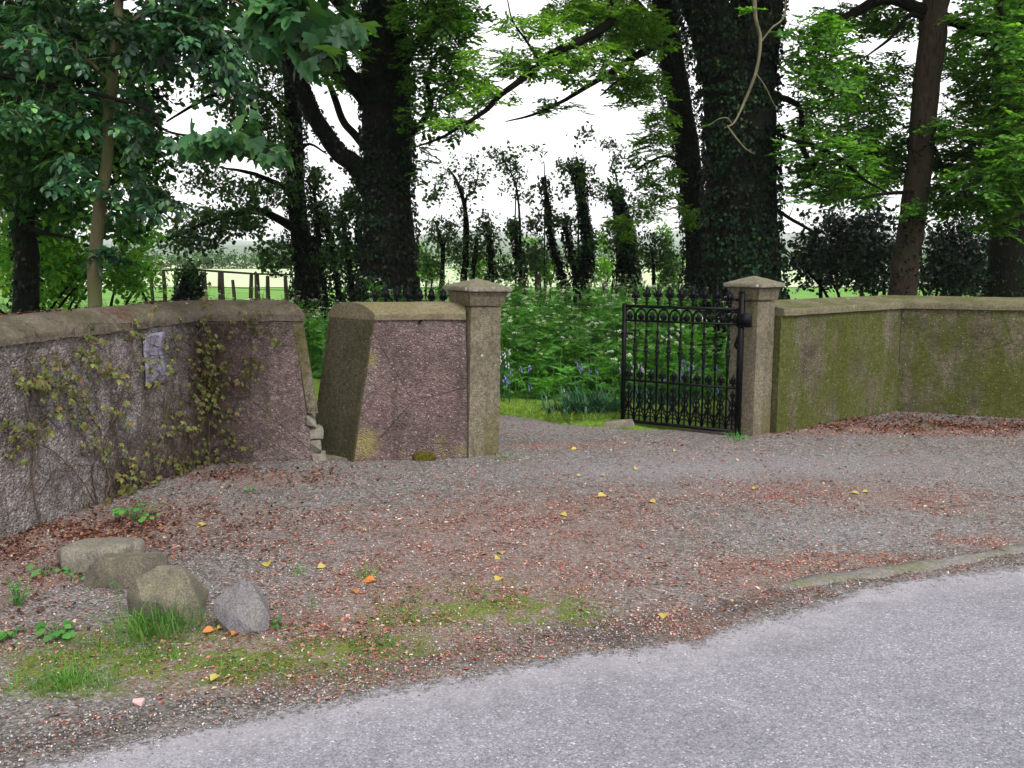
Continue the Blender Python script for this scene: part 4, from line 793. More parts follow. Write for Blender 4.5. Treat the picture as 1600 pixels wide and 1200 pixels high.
T.region([(1175, 12, 16, 12, 9.5, .1, 3), (1110, 195, 8, 5, 9.5, .05, 1)], kind='beech', size=.22, tw_r=.003); T.done()

# --- D: beech behind it, its long bough reaching left across the sky
b = px(1092, 500, 15.5); T = Tree('beech_tree', 'leaning beech left of the massive ivy trunk with long thin bough reaching left', 'tree', b, leaf='beechlight')
T.limb([(*b[:2], -.1)]+[tuple(px(u, v, 15.5)) for u, v in ((1092, 420), (1082, 300), (1066, 180), (1050, 90), (1036, 0), (1020, -140), (1010, -330))], [.28, .22, .20, .20, .20, .20, .18, .1], 'trunk', 12, 9500, ivt=.10, free=True)
T.limb([(1030, -130, 15.3), (990, -60, 14), (962, -6, 13), (950, 38, 12.4), (905, 66, 12.2), (868, 80, 12), (846, 100, 11.8), (815, 124, 11.6), (780, 150, 11.5), (757, 175, 11.4), (720, 197, 11.3), (690, 215, 11.2), (645, 231, 11.2)], [.10, .085, .07, .06, .055, .05, .045, .04, .034, .03, .022, .018, .009], n=8, jit=.03)
T.limb([(1040, 50, 15.2), (1015, 75, 14), (990, 90, 13.3), (955, 112, 13), (925, 130, 12.8), (880, 158, 12.6), (830, 180, 12.5), (790, 190, 12.4)], [.07, .06, .055, .045, .036, .026, .018, .008], n=7)
T.limb([(992, 88, 13.3), (982, 115, 13.1), (960, 130, 13), (938, 150, 13)], [.03, .026, .02, .008], n=6)
T.limb([(846, 100, 11.8), (820, 60, 11.6), (800, 30, 11.5), (790, -20, 11.5)], [.02, .016, .012, .006], n=5)
T.limb([(1075, 260, 15.2), (1045, 245, 14.7), (1020, 250, 14.4), (990, 268, 14.2)], [.03, .025, .018, .008], n=5)
T.limb([(1050, 100, 15.3), (1010, 20, 14.2), (960, -20, 13.5), (900, -30, 13)], [.05, .04, .03, .02], n=6)
T.region([(930, 18, 85, 26, 12.8, .8, 227), (1000, 45, 55, 50, 13.8, .7, 210), (900, 95, 100, 34, 12.2, .6, 166), (820, 100, 70, 30, 11.7, .5, 87), (990, 130, 50, 30, 13.4, .5, 70), (1015, 230, 24, 40, 14.5, .4, 45), (990, 140, 45, 30, 13.5, .5, 59), (760, 150, 50, 22, 11.5, .4, 42), (870, 165, 60, 14, 12.5, .3, 28), (1030, 190, 26, 60, 14.6, .4, 77), (1030, 290, 35, 50, 14.6, .5, 87), (1062, 230, 30, 90, 16.3, .3, 60), (700, 190, 40, 14, 11.3, .3, 17), (840, 40, 70, 22, 11.8, .6, 70), (1055, 70, 40, 60, 16.2, .3, 60), (1075, 340, 25, 30, 14.9, .3, 31), (1010, 330, 20, 18, 14.3, .3, 14), (960, 60, 70, 25, 13, .5, 78), (740, 90, 40, 20, 11.5, .4, 14), (972, 352, 30, 20, 15.6, .3, 45), (900, -40, 160, 30, 13, 1, 105)], kind='beech', size=.27, tw_r=.004)
high_crown(T, (px(1020, 0, 15)[0], 15.5, 9.5), (3.6, 3, 2.6), 350, .9); T.done()

# --- E: reddish scaly leaning trunk right
b = px(1412, 500, 13.5); T = Tree('scaly_tree', 'leaning tree with bare reddish scaly bark behind the bend of the mossy wall', 'tree', b, bark='barkred', leaf='beech')
T.limb([(*b[:2], -.1)]+[tuple(px(u, v, 13.5)) for u, v in ((1412, 450), (1416, 400), (1428, 320), (1440, 230), (1448, 140), (1458, 40), (1470, -80), (1490, -320))], [.24, .195, .185, .18, .175, .18, .185, .17, .11], 'trunk', 14, 0, free=True)
P_ = smooth_path([px(1412, 470, 13.5), px(1416, 400, 13.5), px(1424, 340, 13.5)], 8); T.ivy(P_, np.full(len(P_), .2), 260, .02)
P_ = smooth_path([px(1434, 270, 13.5), px(1440, 235, 13.5), px(1444, 190, 13.5)], 8); T.ivy(P_, np.full(len(P_), .18), 220, .02)
T.bark = 'bark'
T.limb([(1450, 20, 13.5), (1400, 0, 13.3), (1370, 3, 13.1), (1310, 35, 12.9), (1262, 68, 12.8)], [.09, .085, .075, .055, .02], n=8)
T.limb([(1450, 30, 13.5), (1420, 25, 13.3), (1390, 60, 13.2), (1350, 90, 13)], [.04, .035, .025, .01], n=6)
T.limb([(1470, 25, 13.5), (1500, 38, 13.4), (1560, 60, 13.2), (1620, 70, 13)], [.08, .07, .05, .03], n=7)
T.limb([(1428, 300, 13.4), (1380, 303, 13), (1330, 312, 12.7)], [.03, .025, .01], n=6)
T.region([(1370, 30, 110, 34, 14.6, .7, 150), (1310, 110, 70, 36, 13.6, .7, 60), (1380, 130, 60, 50, 14.4, .6, 120), (1350, 200, 80, 50, 14.2, .7, 170), (1325, 290, 75, 34, 13.4, .5, 120), (1260, 260, 30, 25, 12.5, .5, 26), (1370, 250, 60, 60, 14.2, .5, 110), (1290, 170, 60, 60, 13.6, .6, 70), (1430, 322, 14, 10, 13.1, .1, 7), (1400, 260, 50, 30, 14.3, .5, 60), (1500, 90, 50, 60, 14.6, .7, 90), (1500, 180, 40, 40, 14.4, .6, 40), (1380, -40, 180, 35, 13, 1, 90)], kind='beech', size=.34)
high_crown(T, (px(1480, 0, 13.5)[0], 14, 9.2), (3.4, 3, 2.6), 400, .9); T.done()

# --- F: dark trunk at the right edge, bright low foliage
b = px(1582, 500, 15.5); T = Tree('beech_tree', 'broad dark trunk at the far right edge behind bright low beech sprays', 'tree', b, leaf='beech')
T.limb([(*b[:2], -.1)]+[tuple(px(u, v, 15.5)) for u, v in ((1582, 420), (1586, 320), (1588, 220), (1586, 100), (1588, -40), (1600, -250))], [.42, .36, .34, .34, .33, .31, .18], 'trunk', 14, 3000, ivt=.04, free=True)
T.limb([(1580, 240, 15.3), (1540, 262, 14), (1490, 285, 13), (1450, 300, 12.6)], [.06, .045, .03, .01], n=7)
T.limb([(1580, 290, 15.3), (1570, 280, 13.6), (1535, 285, 13), (1500, 300, 12.6)], [.04, .03, .02, .008], n=6)
T.limb([(1582, 120, 15.3), (1560, 90, 13.6), (1560, 40, 12.8), (1570, -40, 12.4)], [.07, .055, .04, .02], n=7)
T.limb([(1582, 200, 15.3), (1620, 230, 13), (1600, 300, 11.8)], [.06, .04, .01], n=7)
T.region([(1510, 245, 90, 40, 14.3, .5, 200), (1550, 290, 80, 46, 13, .9, 260), (1450, 240, 60, 40, 14.5, .3, 60), (1500, 320, 60, 22, 14.4, .4, 60), (1560, 200, 50, 60, 13.6, .8, 120), (1540, 140, 50, 60, 13.8, .8, 110), (1480, 300, 50, 24, 14.2, .4, 50), (1575, 180, 35, 60, 12.9, .6, 65), (1575, 60, 40, 80, 12.7, .7, 110), (1590, 240, 50, 40, 12.6, .7, 70), (1560, 345, 40, 22, 13.2, .5, 28), (1500, 200, 60, 25, 13.2, .7, 50), (1530, 20, 50, 50, 13, .8, 60), (1640, 200, 60, 160, 13, .8, 120), (1600, -60, 80, 30, 12.8, .8, 40)], kind='beech', size=.36)
high_crown(T, (px(1620, 0, 15)[0], 15, 9.5), (3.4, 3, 2.8), 350, .9); T.done()

# --- sapling elder just behind the left wall
b = px(148, 476, 7.0); T = Tree('elder_sapling', 'young elder with a straight pale stem rising just behind the left wall', 'tree', b, bark='barkpale', twig='twigpale', leaf='elder')
T.limb([(*b[:2], -.1)]+[tuple(px(u, v, 7)) for u, v in ((148, 470), (151, 400), (158, 330), (166, 250), (174, 150), (182, 50), (192, -80), (200, -200))], [.058, .05, .047, .045, .04, .037, .034, .028, .012], 'trunk', 12, free=True)
T.limb([(180, 60, 7), (230, 20, 6.9), (290, 30, 6.8), (340, 70, 6.7), (370, 120, 6.7)], [.022, .018, .015, .01, .005], n=6)
T.limb([(176, 130, 7), (120, 80, 6.9), (60, 60, 6.8), (-20, 80, 6.8)], [.02, .016, .012, .008], n=6)
T.limb([(168, 230, 7), (110, 190, 6.8), (40, 200, 6.7)], [.018, .012, .006], n=6)
T.limb([(186, 0, 7), (260, -30, 6.8), (340, -10, 6.7), (400, 20, 6.7)], [.02, .016, .01, .006], n=6)
T.limb([(170, 200, 7), (220, 190, 6.9), (255, 230, 6.9)], [.012, .009, .004], n=5)
T.region([(100, 60, 120, 70, 6.9, .6, 110), (270, 50, 90, 55, 6.7, .4, 75), (350, 110, 40, 55, 6.7, .25, 26), (70, 170, 90, 50, 6.8, .5, 55), (215, 190, 50, 60, 6.9, .4, 34), (200, 300, 50, 50, 6.9, .4, 24), (110, 270, 50, 40, 6.8, .4, 14), (240, 310, 40, 30, 6.9, .3, 12), (300, -20, 120, 30, 6.7, .5, 40), (160, 390, 35, 20, 6.8, .2, 8), (100, -40, 150, 40, 7, .6, 50)], kind='pinnate', size=.15, flat=.4, tw_r=.003, droop=-.15); T.done()
# --- sycamore whose trunk stands left of the picture
T = Tree('sycamore_tree', 'sycamore with large lobed leaves whose boughs hang in from the upper left over the wall', 'tree', (-5.6, 7.6), leaf='sycamore', twig='twig')
T.limb([(-5.6, 7.6, -.1), (-5.5, 7.6, 1.5), (-5.35, 7.5, 3.2), (-5.3, 7.4, 5.2)], [.22, .18, .15, .08], 'trunk', 12, free=True)
T.limb([(-5.4, 7.5, 3.0), (-4.5, 7.0, 3.9), (-3.4, 6.4, 4.0), tuple(px(380, -60, 5.8)), tuple(px(440, -20, 5.6)), tuple(px(500, 20, 5.5))], [.05, .04, .03, .02, .012, .005], n=7, free=True)
T.limb([(-5.4, 7.5, 2.6), (-4.3, 7.2, 3.0), tuple(px(200, 160, 6.6)), tuple(px(260, 205, 6.4)), tuple(px(340, 215, 6.3)), tuple(px(420, 228, 6.2))], [.03, .022, .012, .009, .007, .003], n=6, free=True)
T.region([(480, 30, 55, 34, 5.5, .3, 34), (425, 20, 40, 30, 5.6, .3, 22), (480, -40, 90, 25, 5.6, .4, 26), (500, 75, 32, 18, 5.5, .2, 8)], kind='palm', size=.24, flat=.4, tw_r=.004, droop=-.1)
T.region([(345, 215, 75, 14, 6.3, .2, 20), (290, 225, 30, 14, 6.4, .2, 6), (425, 238, 14, 14, 6.2, .1, 4), (30, 60, 90, 90, 7.2, .5, 34)], kind='palm', size=.22, flat=.4, tw_r=.004, droop=-.1)
high_crown(T, (-5.2, 7.6, 7.0), (2.6, 2.4, 1.8), 200, .7); T.done()
# a few large low leaves just over the wall
# --- dark thicket tree filling the upper left
T = Tree('broadleaf_tree', 'dense dark broadleaf tree filling the upper left behind the elder sapling', 'tree', px(20, 500, 10.5), leaf='darkleaf')
b = px(30, 500, 10.5); T.limb([(*b[:2], -.1)]+[tuple(px(u, v, 10.5)) for u, v in ((40, 420), (35, 300), (50, 180), (60, 60), (50, -80), (60, -250))], [.16, .13, .12, .11, .1, .08, .04], 'trunk', 10, 1500, ivt=.05, free=True)
T.limb([(40, 350, 10.5), (90, 300, 10.2), (150, 290, 10), (215, 270, 9.8)], [.05, .04, .025, .01], n=6)
T.limb([(45, 250, 10.5), (110, 180, 10.2), (180, 160, 10), (260, 150, 9.8)], [.06, .045, .03, .012], n=6)
T.limb([(50, 120, 10.5), (120, 60, 10.2), (220, 50, 10), (330, 40, 9.8)], [.06, .045, .03, .012], n=6)
T.limb([(0, 300, 10.5), (50, 355, 10), (110, 372, 9.8)], [.04, .03, .012], n=6)
T.region([(60, 60, 150, 90, 10.3, 1.2, 420), (70, 210, 140, 90, 10.3, 1.1, 400), (200, 90, 90, 80, 10, .9, 130), (190, 230, 60, 70, 9.9, .7, 80), (60, 310, 100, 35, 10.2, .8, 45), (330, 40, 90, 50, 9.9, .7, 90), (225, 280, 40, 40, 9.8, .5, 26), (160, -60, 220, 50, 10.2, 1.2, 130), (180, 345, 50, 30, 9.9, .5, 24)], kind='clump', size=.34, flat=.35, tw_r=.005)
high_crown(T, (-6.5, 11, 8.5), (4.5, 3, 3), 450, .8); T.done()
# --- lit yellow green hedge bushes low on the left
for k_, (u0, y0, regs, lab) in enumerate([
    (40, 11.5, [(40, 400, 70, 75, 11.5, .7, 260), (20, 300, 60, 50, 11.6, .6, 130)], 'bright green leafy bush low at the far left edge behind the wall'),
    (110, 12, [(105, 420, 50, 55, 12, .6, 150), (110, 330, 50, 40, 12.2, .5, 80)], 'bright green bush left of the pale elder stem'),
    (200, 12.5, [(205, 425, 45, 42, 12.5, .6, 100), (215, 370, 30, 26, 12.5, .5, 30)], 'yellow green bush between the elder stem and the wooden fence')]):
    T = Tree('leafy_bush', lab, 'bush', px(u0, 520, y0), leaf='hedge', group='bushes behind the left wall')
    b = px(u0, 520, y0)
    for q in range(4): T.limb([(b[0]+.05*q, b[1], -.1), (b[0]+rng.normal(0, .2), b[1]+rng.normal(0, .2), .8), (b[0]+rng.normal(0, .45), b[1]+rng.normal(0, .3), 1.5)], [.03, .022, .01], 'stem', 6, free=True)
    T.region(regs, kind='small', size=.3, flat=.5, tw_r=.004); T.done()

# --- scrub stems between the two ivy trees, and the windswept hawthorn row
def haw(label, y, stems, regs, ivyreg=0, cat='tree', name='hawthorn', size=.3, leaf='hawthorn', group='hawthorns of the old hedge', iv=.07):
    b = px(stems[0][0][0], stems[0][0][1], y); T = Tree(name, label, cat, b, leaf=leaf, group=group)
    for q, st in enumerate(stems):
        pts = [tuple(px(u, v, y)) for u, v in st[:-1]]; b0 = pts[0]; r0, r1, iv_n = st[-1]
        T.limb([(b0[0], b0[1], -.1)]+pts, np.linspace(r0*1.15, r1, len(pts)+1), 'trunk' if q == 0 else 'stem', 8, iv_n, ivt=iv, ivs=(.04, .075), knob=.25, free=True)
    T.region([(u, v, ru, rv, y, .5, n) for u, v, ru, rv, n in regs], kind='small', size=size, flat=.6, tw_r=.0045); T.done()
haw('small leafy hawthorn just right of the stout ivy tree', 18, [[(690, 445), (693, 400), (686, 365), (680, 345), (.05, .02, 0)], [(693, 400), (700, 370), (706, 350), (.03, .012, 0)]], [(690, 360, 26, 26, 40), (676, 410, 22, 25, 30)])
haw('tall airy hawthorn above the left pillar cap, its thin top bending left', 18.5, [[(724, 445), (728, 400), (729, 350), (723, 310), (712, 280), (700, 262), (.07, .015, 150)], [(738, 440), (742, 400), (745, 370), (.06, .03, 120)], [(726, 330), (740, 300), (748, 270), (.03, .008, 0)]], [(705, 290, 30, 30, 26), (745, 285, 20, 35, 20), (678, 308, 14, 8, 8), (745, 385, 24, 26, 36), (715, 390, 20, 30, 26), (725, 250, 24, 14, 8), (728, 340, 22, 16, 8)], iv=.03)
haw('short hawthorn stem with an ivy topknot right of the pillar cap', 18, [[(766, 450), (767, 410), (764, 370), (762, 345), (.055, .03, 700)]], [(762, 350, 14, 18, 18), (775, 375, 14, 14, 10), (785, 420, 20, 20, 22)])
haw('wiry hawthorn with a dense ivy bulge at half height and bare top twigs', 18.5, [[(817, 450), (812, 410), (806, 370), (800, 345), (.06, .035, 1400)], [(813, 400), (812, 340), (806, 290), (797, 268), (784, 248), (.03, .008, 0)], [(806, 300), (820, 280), (826, 260), (.015, .006, 0)]], [(800, 352, 16, 18, 26), (790, 255, 22, 22, 22), (808, 265, 14, 22, 12), (796, 300, 16, 18, 7), (775, 240, 12, 10, 7), (835, 350, 16, 20, 20), (826, 310, 14, 18, 6)], iv=.09)
haw('bent ivy pole with a flat broken top', 18.5, [[(880, 450), (872, 410), (862, 375), (858, 330), (852, 295), (850, 276), (.055, .035, 1500)], [(851, 280), (846, 255), (836, 238), (.012, .005, 0)]], [(850, 285, 9, 12, 6), (838, 233, 10, 6, 4), (855, 345, 14, 30, 8)], iv=.09)
haw('low ivied hawthorn between the two taller ivy poles', 18, [[(900, 452), (895, 410), (888, 375), (882, 345), (.06, .035, 1100)]], [(880, 345, 18, 16, 26), (835, 400, 22, 24, 30), (900, 400, 12, 30, 16)], iv=.09)
haw('thick upright ivy pole crowned with a tuft, tallest of the row', 18, [[(911, 458), (916, 420), (918, 380), (911, 330), (906, 290), (897, 262), (.07, .05, 3400)], [(906, 310), (930, 309), (958, 312), (.02, .008, 0)]], [(893, 262, 20, 20, 26), (912, 285, 18, 30, 20), (925, 380, 8, 26, 8), (885, 300, 10, 22, 7)], iv=.085)
haw('bulky ivy clad hawthorn leaning left beside the beech', 18, [[(990, 458), (984, 420), (982, 380), (972, 335), (962, 295), (.10, .06, 4200)], [(970, 440), (968, 410), (975, 380), (.06, .05, 900)], [(965, 300), (955, 260), (975, 230), (.02, .006, 0)]], [(975, 375, 30, 30, 50), (962, 300, 18, 22, 26), (975, 245, 38, 26, 24), (950, 225, 24, 10, 6), (990, 330, 24, 22, 22), (912, 213, 14, 12, 7), (940, 300, 20, 14, 8), (1005, 280, 24, 20, 12)], iv=.12)
haw('low leafy thorn bush between the bulky hawthorn and the beech', 17.5, [[(1022, 450), (1020, 410), (1016, 385), (.04, .02, 0)]], [(1022, 395, 26, 34, 50), (1045, 420, 20, 26, 30)])
haw('small green thorn between the pillar cap and the ivy bulge', 19, [[(838, 445), (838, 420), (836, 395), (.03, .015, 0)]], [(842, 400, 20, 26, 26), (800, 425, 22, 14, 20)])
haw('slender ivied stem beside the slimmer ivy tree', 16, [[(508, 470), (502, 420), (496, 360), (492, 300), (488, 260), (.06, .02, 1300)]], [(495, 300, 16, 50, 30), (505, 400, 14, 40, 16)], name='scrub_tree', group='scrub stems between the ivy trees', iv=.09)
haw('leaning ivied stem midway between the two ivy trees', 16.3, [[(530, 470), (524, 430), (516, 380), (506, 330), (.06, .025, 1300)]], [(510, 340, 18, 30, 28), (525, 410, 14, 30, 14)], name='scrub_tree', group='scrub stems between the ivy trees', iv=.09)
haw('ivied stem leaning against the left side of the stout ivy tree', 15.5, [[(552, 470), (546, 420), (540, 370), (532, 335), (.06, .03, 1200)], [(566, 470), (566, 400), (558, 330), (548, 300), (.06, .02, 1300)]], [(535, 350, 16, 26, 26), (548, 310, 20, 26, 34), (545, 400, 14, 30, 16)], name='scrub_tree', group='scrub stems between the ivy trees', iv=.09)
haw('tangled dead ivied stump pressed against the wooden fence', 14.8, [[(290, 480), (292, 450), (297, 425), (.16, .13, 1600)], [(310, 480), (306, 450), (300, 420), (.10, .08, 700)]], [(297, 425, 14, 10, 10)], name='ivy_stump', cat='tree stump', group=None, iv=.05)
for u0, y0, regs, lab in ((665, 19, [(668, 425, 24, 22, 60), (655, 395, 14, 20, 24)], 'leafy green scrub at the foot of the stout ivy tree on its right'), (748, 19.5, [(748, 425, 34, 22, 80)], 'low green scrub behind the left pillar cap'), (852, 19.5, [(850, 425, 30, 20, 70), (832, 380, 12, 14, 14)], 'low green scrub below the bent ivy pole'), (948, 19.5, [(945, 425, 26, 20, 60), (940, 375, 16, 20, 22)], 'green scrub between the upright ivy pole and the bulky hawthorn'), (1052, 18.5, [(1050, 425, 24, 28, 70), (1040, 370, 14, 26, 24)], 'green scrub against the foot of the leaning beech')):
    haw(lab, y0, [[(u0, 452), (u0+2, 430), (u0-4, 405), (.03, .012, 0)], [(u0+8, 452), (u0+14, 425), (u0+16, 408), (.025, .01, 0)]], regs, cat='bush', name='thorn_scrub', leaf='hedge', group='scrub along the field edge', size=.26)
# dark evergreen shrubs behind the right wall
for k_, (u0, y0, regs, lab) in enumerate([
    (1285, 16.5, [(1290, 415, 55, 40, 16.5, .8, 150), (1320, 370, 44, 34, 16.5, .7, 80), (1262, 390, 25, 30, 16.5, .5, 34), (1300, 345, 50, 22, 16.5, .6, 26)], 'dark evergreen shrub between the massive ivy trunk and the scaly tree'),
    (1360, 17, [(1362, 415, 40, 45, 17, .8, 170), (1355, 370, 42, 30, 17, .7, 70), (1370, 340, 40, 22, 17, .6, 28)], 'near black shrub immediately left of the scaly tree'),
    (1480, 17, [(1480, 430, 50, 34, 17, .8, 190), (1465, 385, 36, 30, 17, .6, 50), (1520, 395, 40, 44, 17, .6, 90), (1490, 355, 50, 22, 17, .6, 34)], 'dark shrub between the scaly tree and the right edge trunk'),
    (1560, 17.5, [(1545, 435, 60, 30, 17.5, .8, 150), (1600, 420, 50, 50, 17.5, .8, 120)], 'dark shrub in front of the broad trunk at the right edge')]):
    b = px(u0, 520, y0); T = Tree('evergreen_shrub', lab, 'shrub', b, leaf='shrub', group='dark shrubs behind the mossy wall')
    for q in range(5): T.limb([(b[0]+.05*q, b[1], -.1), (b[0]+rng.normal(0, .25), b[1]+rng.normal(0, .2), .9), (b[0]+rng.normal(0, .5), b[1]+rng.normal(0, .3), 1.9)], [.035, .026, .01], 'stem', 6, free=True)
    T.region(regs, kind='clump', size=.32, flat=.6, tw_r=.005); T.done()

# far hedgerows
for k_, (x0, x1, yy, hh, lab) in enumerate([(-120, -20, 112, 1.5, 'distant dark hedgerow across the fields on the left'), (-30, 130, 118, 1.6, 'distant hedgerow seen beyond the hawthorn row and the right shrubs')]):
    n = 2600; C = np.stack([rng.uniform(x0, x1, n), yy+rng.normal(0, .8, n), rng.random(n)**.6*hh*(.6+.6*rng.random(n))], 1); C[:, 2] *= .5+1.0*fbm(C*[1, 0, 0], .05 if hh < 5 else .03, 5)
    mb = MB(); X, Y, Z = frames(rng.normal(0, 1, (n, 3)), [[0, 0, 1.]], .5)
    for q in range(5): k2 = np.arange(n) % 5 == q; scatter(mb, *TP['clump'][q], C[k2], X[k2], Y[k2], Z[k2], .9 if hh < 5 else 6)
    mb.build('hedgerow', M['darkleaf'], None, label=lab, cat='hedgerow', kind='stuff')

# ================================================================== wooden fence and posts
t = thing('wooden_fence', 'dark old wooden fence with one thin rail and leaning posts across the field edge', 'fence', (*px(345, 470, 15)[:2], 0))
def post(parent, u, v0, y, r_, lean=0, name='post', **kw):
    a = px(u, v0, y); b0 = np.array([a[0]-lean, a[1], -.15]); b0 = np.array([a[0]+lean, a[1], -.15]); P_ = np.linspace(b0, a, 7)+rng.normal(0, .006, (7, 3)); mb = MB(); mb.tube(P_, [r_*q for q in (1.05, 1.05, 1, 1.02, .97, .98, .85)], 8)
    if parent is not None: return part(name, mb, M['post'], parent)
    o = mb.build('fence_post', M['post'], None, **kw); return o
for u, v0, r_, le in ((255, 421, .035, .02), (275, 424, .04, -.05), (318, 424, .045, 0), (344, 424, .055, .03), (364, 438, .03, 0), (393, 429, .035, -.09), (401, 428, .045, 0), (418, 431, .035, 0), (236, 424, .03, 0), (446, 430, .035, .02)): post(t, u, v0, 15, r_, le)
mb = MB(); P_ = np.array([px(u, v, 15.06) for u, v in ((205, 421), (240, 423), (300, 421), (340, 424), (400, 428), (460, 429))]); mb.tube(P_, [.014, .018, .016, .018, .016, .012], 6); part('rail', mb, M['post'], t)
for q, dz in enumerate((40, 22)):
    mb = MB(); P_ = np.array([px(u, v+dz, 15.05) for u, v in ((205, 424), (275, 425), (344, 426), (401, 430), (460, 432))]); mb.tube(P_, .004, 4); part('wire', mb, M['post'], t)
o = post(None, 842, 428, 15.5, .05, .0, label='short dark fence post in the cow parsley below the ivy poles', cat='fence post', group='old field posts'); o = post(None, 944, 440, 15.5, .045, .01, label='squat grey fence post sunk in cow parsley left of the iron gate', cat='fence post', group='old field posts')

# ================================================================== UNDERGROWTH
def t_fern(pairs=6):
    ps = []
    for k_ in range(pairs):
        y = .2+.7*k_/pairs; L = .36*(1-.6*k_/pairs)
        for s in (-1, 1):
            a = R(62); ps.append(place(*t_rhomb(.26, .05), [0, y, -.3*y*y], [s*math.sin(a), math.cos(a), -.15], [0, 0, 1], L))
            ps.append(place(*t_rhomb(.3, .05), [s*L*.45*math.sin(a), y+L*.45*math.cos(a), -.3*y*y], [s*math.sin(a*1.5), math.cos(a*1.5), -.3], [0, 0, 1], L*.5))
    ps.append(place(*t_rhomb(.2, .04), [0, .9, -.24], [0, 1, -.4], [0, 0, 1], .2)); ps.append((np.array([[-.012, 0, 0], [.012, 0, 0], [.006, .9, -.25], [-.006, .9, -.25]]), [[0, 1, 2, 3]]))
    return tpl_join(ps)
def t_blade(bend=.4, w=.025):
    ys_ = np.linspace(0, 1, 5); V = []
    for q in ys_: V += [[-w*(1-q)**.6, q*(1-.35*bend*q), -bend*q*q], [w*(1-q)**.6, q*(1-.35*bend*q), -bend*q*q]]
    return np.array(V), [[2*i, 2*i+1, 2*i+3, 2*i+2] for i in range(4)]
def t_umbel():
    ps = []; r_ = np.random.default_rng(4)
    for q in range(9):
        a = q*2.4; d = .42*math.sqrt(q/9); c = [d*math.cos(a), d*math.sin(a), .1*(1-d*2)]
        ps.append((np.array([[c[0]-.1, c[1]-.02, c[2]], [c[0]+.02, c[1]-.1, c[2]+.02], [c[0]+.1, c[1]+.03, c[2]], [c[0]-.02, c[1]+.1, c[2]+.02]]), [[0, 1, 2, 3]]))
        ps.append((np.array([[0, 0, -.45], [c[0]-.008, c[1], c[2]], [c[0]+.008, c[1], c[2]]]), [[0, 1, 2]]))
    return tpl_join(ps)
def blades(mb, B, H, bend=.4, w=.025, spread=.5, up=None):
    """grass blades rooted at B with lengths H"""
    n = len(B); a = rng.uniform(0, 2*math.pi, n); tl = np.abs(rng.normal(0, spread, n)); Y = np.stack([np.cos(a)*tl, np.sin(a)*tl, np.ones(n)], 1); O = np.stack([np.cos(a), np.sin(a), np.zeros(n)], 1)
    Y = unit(Y); Z = unit(-O+Y*(O*Y).sum(1)[:, None]); X = np.cross(Y, Z)
    for q, bd in enumerate((bend*.3, bend*.8, bend*1.4)):
        k2 = np.arange(n) % 3 == q; scatter(mb, *t_blade(bd, w), B[k2], X[k2], Y[k2], Z[k2], H[k2])
def scatter_area(n, x0, x1, y0, y1, dens):
    P_ = np.stack([rng.uniform(x0, x1, n), rng.uniform(y0, y1, n), np.zeros(n)], 1); return P_[rng.random(n) < dens(P_)]
PLl = scatter_area(1900, -1.6, 6.0, 10.0, 19, lambda p: np.clip((p[:, 1]-verge_y(p[:, 0])-.75)/.6, 0, 1)*np.clip((20-p[:, 1])/8, .3, 1))
PL2 = scatter_area(900, -9, -1.6, 9.9, 18, lambda p: p[:, 0]*0+.55)
PC = np.concatenate([PLl, PL2]); hC = np.clip(.35+.45*(PC[:, 1]-9.9), .25, 1.22)*rng.uniform(.65, 1.08, len(PC))*(.8+.4*fbm(PC, .8, 12))*np.where(PC[:, 0] < -1.6, .8, 1)*np.where(PC[:, 0] > 3.2, .66, 1)
hC *= np.clip(1-(PC[:, 1]-14)*.06, .6, 1)
mb = MB(); um = MB(); FT = t_fern(); UT = t_umbel()
cb, cy, cs_, ub, us_ = [], [], [], [], []
for p, h in zip(PC, hC):
    lean = rng.normal(0, .10, 2); top = p+[lean[0]*h, lean[1]*h, h]; mb.tube([p-[0, 0, .05], (p+top)/2+rng.normal(0, .015, 3), top], [.006, .0045, .003], 4, cap=False)
    for q in range(int(9+11*h)):
        f = rng.random()**.75*.92; a = rng.uniform(0, 2*math.pi); c = p*(1-f)+top*f; cb.append(c); cy.append([math.cos(a), math.sin(a), rng.uniform(-.1, .9)]); cs_.append(rng.uniform(.14, .30)*(1.15-.5*f))
    if h > .5 and rng.random() < .95:
        for q in range(rng.integers(1, 6)):
            a = rng.uniform(0, 2*math.pi); f = rng.uniform(.05, .18)*h; c = top+[math.cos(a)*f, math.sin(a)*f, rng.uniform(-.06, .12)]; ub.append(c); us_.append(rng.uniform(.035, .085)); mb.tube([top-[0, 0, .12*h], c-[0, 0, .02]], [.003, .002], 3, cap=False)
cb, cy = np.array(cb), np.array(cy); X, Y, Z = frames(cy, [[0, 0, 1.]], .25); scatter(mb, *FT, cb, X, Y, Z, np.array(cs_))
cp = mb.build('cow_parsley', M['fern'], None, label='dense waist high cow parsley in white flower filling the ground beyond the gateway', cat='wild flowers', kind='stuff')
n = len(ub); X, Y, Z = frames(rng.normal(0, 1, (n, 3))*[1, 1, .15], [[0, 0, 1.]], .3); scatter(um, *UT, np.array(ub), X, Y, Z, np.array(us_))
o = part('flower_heads', um, M['umbel'], cp); o['kind'] = 'stuff'
